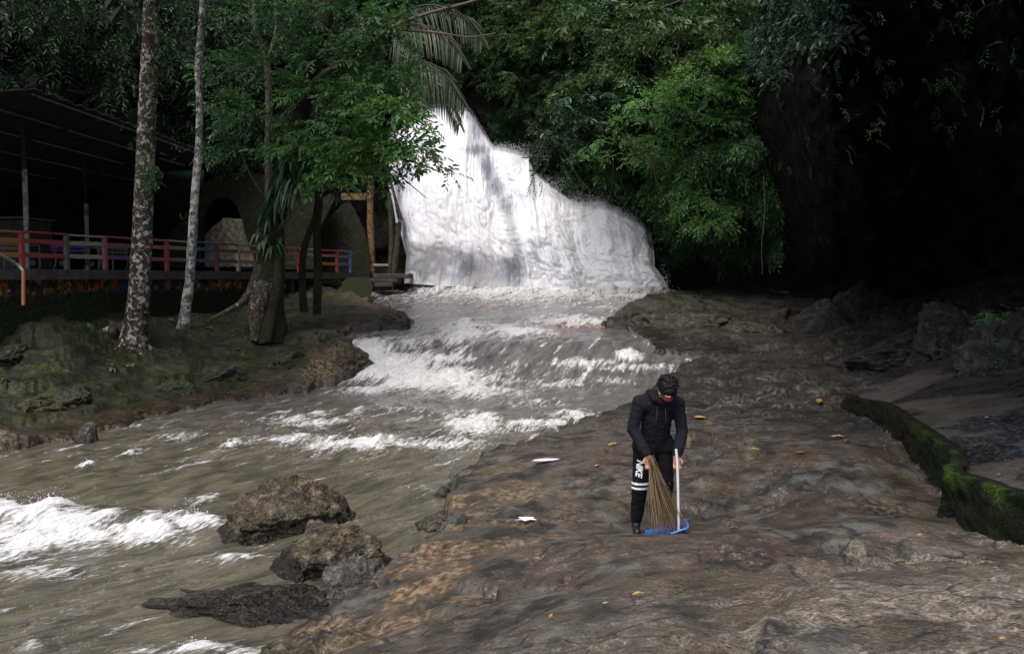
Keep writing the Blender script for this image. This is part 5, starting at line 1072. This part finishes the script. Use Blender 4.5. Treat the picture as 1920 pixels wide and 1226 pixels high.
for x, y, Y, L, a, m, lb in [
    (1148, 836, 13.3, .20, 20, M_LEAFY, 'yellow fallen leaf on the rock left of the sweeper\'s elbow'), (1120, 878, 11.6, .11, 40, M_LEAFP, 'small pale leaf between the white paper and the sweeper'),
    (1312, 787, 15.3, .28, -10, M_LEAFY, 'largest yellow leaf on the rock behind the sweeper\'s shoulder'), (1297, 829, 13.4, .14, 60, M_LEAFY, 'small yellow leaf just right of the sweeper\'s forearm'), (1415, 848, 12.4, .16, 10, M_LEAFY, 'yellow leaf on bare rock, left one of the middle pair'),
    (1499, 853, 11.7, .19, -20, M_LEAFO, 'orange leaf on bare rock, right one of the middle pair'), (1536, 756, 15.7, .3, 70, M_LEAFY, 'curled yellow leaf on the far ledge'), (1570, 824, 12.9, .24, 5, M_LEAFP, 'pale flat leaf below the far ledge'),
    (1588, 831, 12.5, .14, 30, M_LEAFY, 'small yellow leaf next to the pale flat one'), (1377, 995, 7.9, .14, 0, M_LEAFO, 'brown orange leaf on the rock right of the dustpan'), (1197, 1120, 5.5, .09, 10, M_LEAFY, 'yellow leaf lying on the near rock below the sweeper'),
    (1033, 1161, 5.3, .06, 70, M_LEAFY, 'little yellow leaf at the lower left of the near rock'), (1135, 1137, 5.4, .05, 20, M_LEAFP, 'tiny pale leaf between the two near yellow leaves'), (1640, 1175, 4.1, .04, 40, M_LEAFO, 'tiny orange leaf on the pale near rock'),
    (1879, 1207, 3.8, .05, 20, M_LEAFY, 'tiny yellow leaf at the bottom right corner'), (1850, 787, 10.3, .1, 30, M_LEAFP, 'pale leaf on the dark upper path, farther one'), (1862, 800, 10.0, .1, -20, M_LEAFY, 'yellow leaf on the dark upper path, nearer one'),
    (1873, 894, 7.9, .07, 0, M_LEAFO, 'reddish leaf on the upper path near the mossy kerb'), (1725, 1007, 5.9, .05, 0, M_LEAFP, 'pale scrap of leaf at the foot of the mossy kerb'), (1560, 1002, 6.6, .08, 40, M_LEAFO, 'red brown leaf on the slope before the kerb')]:
    fallen(x, y, Y, L, a, m, lb)
for x, y, Y, L, a, lb in [(358, 593, 23.5, .3, 30, 'yellow leaf on the bank right of the slender white trunk'), (390, 617, 23, .35, 0, 'pale leaf on a mossy shelf between the trunks'), (444, 664, 21.5, .22, 0, 'orange leaf on the moss above the tan shore')]:
    fallen(x, y, Y, L, a, M_LEAFP, lb, 'fallen leaves on the mossy bank')
M_PAPER = mat_plain("white_paper", (.72, .72, .74), .7, .05, 20)
def paper(px_, py_, Y, outline, label, seed):
    p = on_ground(px_, py_); z = p[2]; bm = bmesh.new(); rg_ = np.random.RandomState(seed); vs = [bm.verts.new((x, y, .02 + .02 * rg_.rand())) for x, y in outline]; c = bm.verts.new((0, 0, .045))
    for i in range(len(vs)): bm.faces.new((vs[i], vs[(i + 1) % len(vs)], c))
    o = bm_obj('paper_scrap', bm, M_PAPER); o.location = (float(p[0]), float(p[1]), z + .015); md = o.modifiers.new('t', 'SOLIDIFY'); md.thickness = .004; tag(o, label, 'litter', 'white litter on the rock')
paper(1023, 868, 12.3, [(-.19, -.08), (-.02, -.12), (.10, -.02), (.20, .05), (.08, .10), (-.08, .06), (-.15, .02)], 'white piece of litter on the rock near the water edge, farther one', 1)
paper(985, 980, 9.0, [(-.11, -.05), (-.04, -.02), (0, -.10), (.05, -.03), (.12, -.04), (.08, .03), (.10, .08), (0, .06), (-.08, .07), (-.05, .02)], 'crumpled white litter on the rock, nearer one left of the broom', 2)
# ================================================================ the sweeper
def to_mesh_obj(name, bm, mat, parent, voxel, smooth_it=4, disp=None):
    me = bpy.data.meshes.new(name); bm.to_mesh(me); bm.free(); o = bpy.data.objects.new(name, me); COL.objects.link(o)
    m = o.modifiers.new('r', 'REMESH'); m.mode = 'VOXEL'; m.voxel_size = voxel; m.adaptivity = 0
    s_ = o.modifiers.new('s', 'SMOOTH'); s_.iterations = smooth_it; s_.factor = .5
    bpy.context.view_layer.update(); dg = bpy.context.evaluated_depsgraph_get(); me2 = bpy.data.meshes.new_from_object(o.evaluated_get(dg)); o.modifiers.clear(); o.data = me2; bpy.data.meshes.remove(me)
    me2.name = name; n = len(me2.vertices); me2.polygons.foreach_set("use_smooth", [True] * len(me2.polygons))
    if disp:
        co = np.empty(n * 3, np.float32); me2.vertices.foreach_get("co", co); nn = np.empty(n * 3, np.float32); me2.vertices.foreach_get("normal", nn); co = co.reshape(-1, 3); nn = nn.reshape(-1, 3)
        co = co + nn * disp(co)[:, None]; me2.vertices.foreach_set("co", co.ravel().astype(np.float32)); me2.update()
    me2.materials.clear(); me2.materials.append(mat); o.parent = parent; return o
def cap(bm, a, b, ra, rb, flat=1.0, n=None):
    """tapered capsule from a to b, built of close overlapping balls"""
    a = Vector(a); b = Vector(b); L_ = (b - a).length; k = n or max(2, int(L_ / (min(ra, rb) * .35)) + 1)
    for i in range(k + 1):
        s_ = i / k; r = ra + (rb - ra) * s_; bmesh.ops.create_icosphere(bm, subdivisions=2, radius=r, matrix=Matrix.Translation(a.lerp(b, s_)) @ Matrix.Diagonal((1, flat, 1, 1)))
def ell(bm, c, s_, rot=(0, 0, 0), sub=3):
    bmesh.ops.create_icosphere(bm, subdivisions=sub, radius=1, matrix=Matrix.Translation(c) @ Euler(rot).to_matrix().to_4x4() @ Matrix.Diagonal((*s_, 1)))
PX, PY = P(1225, 999, 8.3)[:2]; PZ = ground_z(PX, PY)
PLOC = (float(PX), float(PY), PZ)
skin = mat_plain("skin", (.42, .21, .14), .5, .08, 30, spec=.4)
cloth_black = mat_plain("black_hoodie_cloth", (.006, .0065, .010), .9, .3, 60, .3, spec=.25); cloth_tr = mat_plain("black_trouser_cloth", (.0045, .0045, .006), .85, .3, 60, .2, spec=.2)
hairm = mat_plain("black_hair", (.004, .0037, .004), .6, .3, 80, .3, spec=.2)
J = dict(pel=(.0, .06, .90), chest=(.02, -.07, 1.22), neck=(.045, -.15, 1.36), shL=(-.165, -.09, 1.315), shR=(.205, -.09, 1.305), elL=(-.225, -.10, 1.05), elR=(.255, -.10, 1.04), wrL=(-.105, -.26, .825), wrR=(.172, -.27, .825),
         hipL=(-.095, .05, .88), hipR=(.09, .06, .88), knL=(-.14, -.02, .48), knR=(.12, .02, .48), anL=(-.165, .05, .09), anR=(.125, .16, .09))
HC = Vector((.08, -.240, 1.465))
person = tag(empty('person', PLOC), 'person in black hoodie and trousers with a red face mask, head bowed over the broom', 'person')
bm = bmesh.new()
cap(bm, J['pel'], J['chest'], .125, .135, .72); cap(bm, J['shL'], J['shR'], .062, .062); cap(bm, J['chest'], J['neck'], .12, .07, .8); cap(bm, J['neck'], HC + Vector((0, .03, -.06)), .055, .055)
ell(bm, HC, (.076, .095, .112), (1.0, 0, 0)); ell(bm, HC + Vector((-.005, -.060, -.065)), (.055, .048, .058), (1.0, 0, 0)); ell(bm, HC + Vector((0, -.105, -.07)), (.011, .017, .02), (1.0, 0, 0))      # skull, jaw, nose
for s_ in (-1, 1):
    ell(bm, HC + Vector((s_ * .078, -.01, -.03)), (.01, .022, .033), (.6, 0, 0)); ell(bm, HC + Vector((s_ * .03, -.105, -.045)), (.013, .010, .010))
for k in 'LR':
    cap(bm, J['sh' + k], J['el' + k], .047, .038); cap(bm, J['el' + k], J['wr' + k], .038, .026); cap(bm, J['hip' + k], J['kn' + k], .085, .055); cap(bm, J['kn' + k], J['an' + k], .055, .036)
# hands: palm, four fingers and a thumb, closed round what they hold
def hand(bm, wrist, palm_dir, across, grip, side):
    w_ = Vector(wrist); pd = Vector(palm_dir).normalized(); ac_ = Vector(across).normalized(); nrm = pd.cross(ac_).normalized() * side
    pc = w_ + pd * .045
    for s_ in (-.026, -.009, .009, .026): cap(bm, w_ + pd * .01 + ac_ * s_ * .6, w_ + pd * .085 + ac_ * s_, .014, .0115)
    lens = (.040, .046, .043, .034)
    for i, s_ in enumerate((-.030, -.010, .010, .030)):
        k0 = w_ + pd * .088 + ac_ * s_; k1 = k0 + (pd * .75 + nrm * .55).normalized() * lens[i] * .8; k2 = k1 + (pd * .15 + nrm * 1.0).normalized() * lens[i] * .65; k3 = k2 + (nrm * .5 - pd * .8).normalized() * lens[i] * .45
        cap(bm, k0, k1, .0095, .0088, n=5); cap(bm, k1, k2, .0088, .008, n=5); cap(bm, k2, k3, .008, .007, n=4)
    t0 = w_ + pd * .025 - ac_ * .026; t1 = t0 + (pd * .6 - ac_ * .5 + nrm * .5).normalized() * .035; t2 = t1 + (pd * .6 + nrm * .8 + ac_ * .3).normalized() * .03
    cap(bm, t0, t1, .012, .0105, n=5); cap(bm, t1, t2, .0105, .0085, n=5)
hand(bm, J['wrL'], (.12, -.10, -1), (1, -.25, .1), None, 1)
hand(bm, J['wrR'], (-.06, -.12, -1), (-1, -.25, 0), None, -1)
to_mesh_obj('body', bm, skin, person, .0055, 2)
# clothes
def wrinkle(a, f):
    return lambda c: (a * ridged(c[:, 0] * f, c[:, 1] * f, c[:, 2] * f * 1.6, 3) - a * .5 + a * .6 * fbm(c[:, 0] * f * .6, c[:, 1] * f * .6, c[:, 2] * f * .6, 2)).astype(np.float32)
bm = bmesh.new()
cap(bm, (.0, .03, .885), (.015, -.05, 1.16), .148, .155, .78); cap(bm, (.015, -.05, 1.16), (.03, -.11, 1.31), .155, .115, .78); cap(bm, J['shL'], J['shR'], .073, .073); cap(bm, (-.10, -.1, 1.30), (.14, -.1, 1.30), .10, .10, .8)
for k in 'LR': cap(bm, J['sh' + k], J['el' + k], .068, .060); e = Vector(J['el' + k]); w2 = Vector(J['wr' + k]); cap(bm, e, e.lerp(w2, .72), .060, .052); cap(bm, e.lerp(w2, .72), e.lerp(w2, .9), .058, .046)
cap(bm, (-.12, .02, .865), (.12, .03, .865), .10, .10, .95)
cap(bm, (.035, -.09, 1.335), (.05, -.13, 1.375), .078, .075)                                  # collar
hood = [(-.05, -.16, 1.395), (-.07, -.08, 1.41), (-.045, -.01, 1.40), (.04, .02, 1.385), (.12, -.01, 1.39), (.145, -.09, 1.385), (.12, -.165, 1.36), (.04, -.215, 1.33), (-.03, -.20, 1.36)]
for i in range(len(hood)): cap(bm, hood[i], hood[(i + 1) % len(hood)], .034, .034)
hoodie = to_mesh_obj('hoodie', bm, cloth_black, person, .009, 4, wrinkle(.010, 9)); hoodie['label'] = 'black hooded sweatshirt'
bm = bmesh.new(); tube_p = [(-.03, -.265, 1.28), (-.035, -.262, 1.20), (-.033, -.258, 1.12)]
v_, f = merge([tube_arrays([(-.015, -.245, 1.29), (-.022, -.262, 1.22), (-.026, -.258, 1.15)], .004, 6, 0, 1, 3), tube_arrays([(.06, -.245, 1.28), (.064, -.262, 1.21), (.066, -.258, 1.16)], .004, 6, 0, 1, 3)]); bm.free()
np_mesh('drawstring', v_, f, mat_plain("drawstring_black", (.02, .02, .024), .8), hoodie)
bm = bmesh.new()
cap(bm, (-.07, .05, .90), (.07, .05, .90), .125, .125, .85)
for k in 'LR':
    h, n_, a = Vector(J['hip' + k]), Vector(J['kn' + k]), Vector(J['an' + k]); cap(bm, h, h.lerp(n_, .5), .105, .092); cap(bm, h.lerp(n_, .5), n_, .092, .080); cap(bm, n_, n_.lerp(a, .8), .080, .066); cap(bm, n_.lerp(a, .8), n_.lerp(a, .94), .066, .050)
tro = to_mesh_obj('trousers', bm, cloth_tr, person, .008, 3, wrinkle(.009, 10)); tro['label'] = 'black track trousers with white lettering and two white stripes on the leg'
bvh = BVHTree.FromPolygons([v.co[:] for v in tro.data.vertices], [p.vertices[:] for p in tro.data.polygons])
M_WHITE = mat_plain("white_print", (.78, .78, .80), .7, .04, 30)
def leg_axis(z):
    zs = [J['anL'][2], J['knL'][2], J['hipL'][2]]; return np.interp(z, zs, [J['anL'][0], J['knL'][0], J['hipL'][0]]), np.interp(z, zs, [J['anL'][1], J['knL'][1], J['hipL'][1]])
def stripe(z0, z1):
    VS = []; n = 64; m = 4; ok = []
    for i in range(n + 1):
        a = -math.pi * .98 + (i / n) * math.pi * 1.15 - .12 if False else R(-185) + (i / n) * R(200)
        for j in range(m):
            z = z0 + (z1 - z0) * j / (m - 1); cx_, cy_ = leg_axis(z); d = Vector((math.cos(a), math.sin(a), 0)); h = bvh.ray_cast(Vector((cx_, cy_, z)) + d * .3, -d)
            p = (h[0] + d * .004) if h[0] is not None else Vector((cx_, cy_, z)) + d * .08; VS.append(p[:])
    np_mesh('stripe', VS, grid_faces(n + 1, m), M_WHITE, tro)
stripe(.452, .474); stripe(.497, .519)
fc = bpy.data.curves.new('lettering', 'FONT'); fc.body = 'NIKE'; fc.size = .105; fc.offset = .0035; fc.shear = .35; fc.align_x = 'CENTER'; fc.align_y = 'CENTER'; fc.space_character = .92
fo_ = bpy.data.objects.new('lettering', fc); COL.objects.link(fo_); bpy.context.view_layer.update(); me = bpy.data.meshes.new_from_object(fo_.evaluated_get(bpy.context.evaluated_depsgraph_get())); bpy.data.objects.remove(fo_)
bm = bmesh.new(); bm.from_mesh(me); bmesh.ops.triangulate(bm, faces=bm.faces)
for _ in range(2): bmesh.ops.subdivide_edges(bm, edges=[e for e in bm.edges if e.calc_length() > .012], cuts=1)
zc = .665; LW = .74
for v in bm.verts:
    u_, w_ = v.co.x, v.co.y                       # text runs downwards, letter tops point to the image right
    z = zc - u_ * LW; cx_, cy_ = leg_axis(z); xx = cx_ - .036 + w_ * .80; h = bvh.ray_cast(Vector((xx, -1.0, z)), Vector((0, 1, 0)))
    v.co = (h[0] + Vector((0, -.004, 0))) if h[0] is not None else Vector((xx, cy_ - .03, z))
bm_obj('lettering', bm, M_WHITE, tro)
# shoes
M_SHOE = mat_plain("black_shoe", (.010, .010, .011), .5, .2, 40)
for k, dx_ in (('L', -.01), ('R', .01)):
    a = Vector(J['an' + k]); bm = bmesh.new(); cap(bm, a + Vector((0, .03, -.045)), a + Vector((dx_, -.15, -.052)), .042, .038); cap(bm, a + Vector((0, 0, .02)), a + Vector((0, -.02, -.03)), .046, .044); bmesh.ops.scale(bm, vec=(1, 1, 1), verts=bm.verts)
    for v in bm.verts: v.co.z = max(v.co.z, a.z - .088)
    to_mesh_obj('shoe', bm, M_SHOE, person, .007, 2)
# hair
bm = bmesh.new(); ell(bm, HC + Vector((0, -.020, .014)), (.090, .112, .100), (1.0, 0, 0), 4); ell(bm, HC + Vector((.004, -.088, -.022)), (.066, .042, .048), (.4, 0, 0), 4)
rg = np.random.RandomState(3)
for i in range(120):
    a = rg.uniform(0, 2 * math.pi); e = rg.uniform(.0, 1.3); d = Vector((math.cos(a) * math.cos(e), math.sin(a) * math.cos(e), math.sin(e))); b_ = HC + Vector((0, .0, .03)) + Vector((d.x * .082, d.y * .098, d.z * .10))
    if d.y < -.2 and d.z < .5: b_ += Vector((0, -.008, -.01))
    cap(bm, b_, b_ + d * .018 + Vector((rg.normal() * .012, -.012, -.016)), .013, .005, n=3)
for i in range(16): x_ = -.07 + .14 * i / 15; cap(bm, HC + Vector((x_, -.105 + abs(x_) * .4, .035)), HC + Vector((x_ * 1.02, -.122 + abs(x_) * .5, -.068 + rg.uniform(-.012, .006))), .013, .006, n=4)
hair = to_mesh_obj('hair', bm, hairm, person, .005, 1); hair['label'] = 'thick short black hair'
# face mask
M_MASK = mat_plain("red_mask_cloth", (.26, .03, .028), .8, .15, 40)
bm = bmesh.new(); ell(bm, HC + Vector((-.004, -.070, -.078)), (.052, .042, .046), (.9, 0, 0)); mask = to_mesh_obj('face_mask', bm, M_MASK, person, .005, 1); mask['label'] = 'red face mask'
v_, f = merge([tube_arrays([HC + Vector((s_ * .05, -.085, -.06)), HC + Vector((s_ * .078, -.045, -.04)), HC + Vector((s_ * .084, -.005, -.03))], .0022, 6, 0, 1, 3) for s_ in (-1,)]); np_mesh('strap', v_, f, M_WHITE, mask)

# ---- broom of palm ribs
BL = np.array(PLOC); top = np.array((-.085, -.31, .775)); broom = tag(empty('broom', (BL + [.05, -.3, 0]).tolist()), 'broom of long tan palm ribs fanning out to the ground, held in the sweeper\'s hand', 'broom'); off = np.array([.05, -.3, 0.])
rg = np.random.RandomState(11); parts = []
def GZ(x, y): return ground_z(PLOC[0] + x, PLOC[1] + y) - PLOC[2]
for i in range(115):
    s_ = rg.rand() ** .8; bx = -.125 + .40 * s_ + rg.normal() * .012; by = -.36 + rg.normal() * .055; bz = GZ(bx, by) + .01 + .03 * rg.rand() + max(0, bx - .17) * .5; a = top + rg.normal(size=3) * [.010, .010, .012] + [0, 0, .05 * rg.rand()]
    b_ = np.array([bx, by, bz]); m_ = a * .5 + b_ * .5 + [.012 * (s_ - .5) + rg.normal() * .008, rg.normal() * .01, 0]; parts.append(tube_arrays([a - off, m_ - off, b_ - off], [.0032, .0026, .0012], 4, 0, 1, 3))
v_, f = merge(parts); tnt = np.repeat(rg.rand(115), len(parts[0][0]))
t = NT("palm_rib"); M_RIB = t.set(t.ramp(t.attr("tint"), [(0, (.05, .03, .013)), (.5, (.17, .11, .05)), (1, (.36, .26, .13))]), .6)
np_mesh('bristles', v_, f, M_RIB, broom, dict(tint=tnt))
v_, f = tube_arrays([top + [-.004, 0, .06] - off, top + [0, 0, .02] - off, top + [.006, 0, -.03] - off], .021, 12, .1, 30, 4); np_mesh('binding', v_, f, mat_plain("broom_binding", (.22, .14, .07), .7, .4, 60, .5), broom)
# ---- dustpan
DPZ = ground_z(PLOC[0] + .07, PLOC[1] - .30) - PLOC[2] + .012
dp = tag(empty('dustpan', (BL + [.065, -.34, DPZ]).tolist()), 'blue plastic dustpan with a long white handle standing under the broom', 'dustpan'); off = np.array([.065, -.34, DPZ])
M_BLUE = mat_plain("blue_plastic", (.018, .10, .36), .35, .15, 20, spec=.5); M_PIPE = mat_plain("white_tube", (.62, .63, .64), .4, .08, 12)
v_, f = tube_arrays([np.array((.150, -.335, .905)) - off, np.array((.165, -.345, .70)) - off, np.array((.178, -.37, .13)) - off], .0125, 12, 0, 1, 3); np_mesh('handle', v_, f, M_PIPE, dp)
def pan():
    bm = bmesh.new(); n = 15; th_ = .006; rows = []
    # plan: open mouth on the left, scooped back on the right; walls rise towards the back
    for i in range(n):
        s_ = i / (n - 1); x = -.19 + .34 * s_; hw = .105 + .03 * math.sin(s_ * math.pi * .5); wall = .012 + .085 * s_ ** 1.3; row = []
        for j in range(13):
            u_ = -1 + 2 * j / 12; y = hw * u_; z = .006 + wall * max(0, abs(u_) - .72) / .28 + .01 * s_
            row.append(bm.verts.new((x, y * (1 if abs(u_) < .99 else 1.02), z)))
        rows.append(row)
    back = [bm.verts.new((.175 + .012 * (1 - abs(-1 + 2 * j / 12)), (.135) * (-1 + 2 * j / 12), .115 + .02 * (1 - abs(-1 + 2 * j / 12)))) for j in range(13)]; rows.append(back)
    for a, b in zip(rows, rows[1:]):
        for j in range(12): bm.faces.new((a[j], a[j + 1], b[j + 1], b[j]))
    o = bm_obj('pan', bm, M_BLUE, dp, True); md = o.modifiers.new('t', 'SOLIDIFY'); md.thickness = .006; md = o.modifiers.new('b', 'SUBSURF'); md.levels = md.render_levels = 1
    v_, f = tube_arrays([(.02, -.135, .055), (.10, -.142, .088), (.175, -.137, .118), (.19, 0, .137), (.175, .137, .118)], .006, 8, 0, 1, 4); np_mesh('rim', v_, f, mat_plain("light_blue_rim", (.08, .22, .55), .35, .1, 20), o)
    bm = bmesh.new(); bm_box(bm, (.085, .05, .10), (.04, .04, .09), Euler((0, .1, 0)).to_matrix(), .008); bm_obj('socket', bm, M_BLUE, o)
pan()
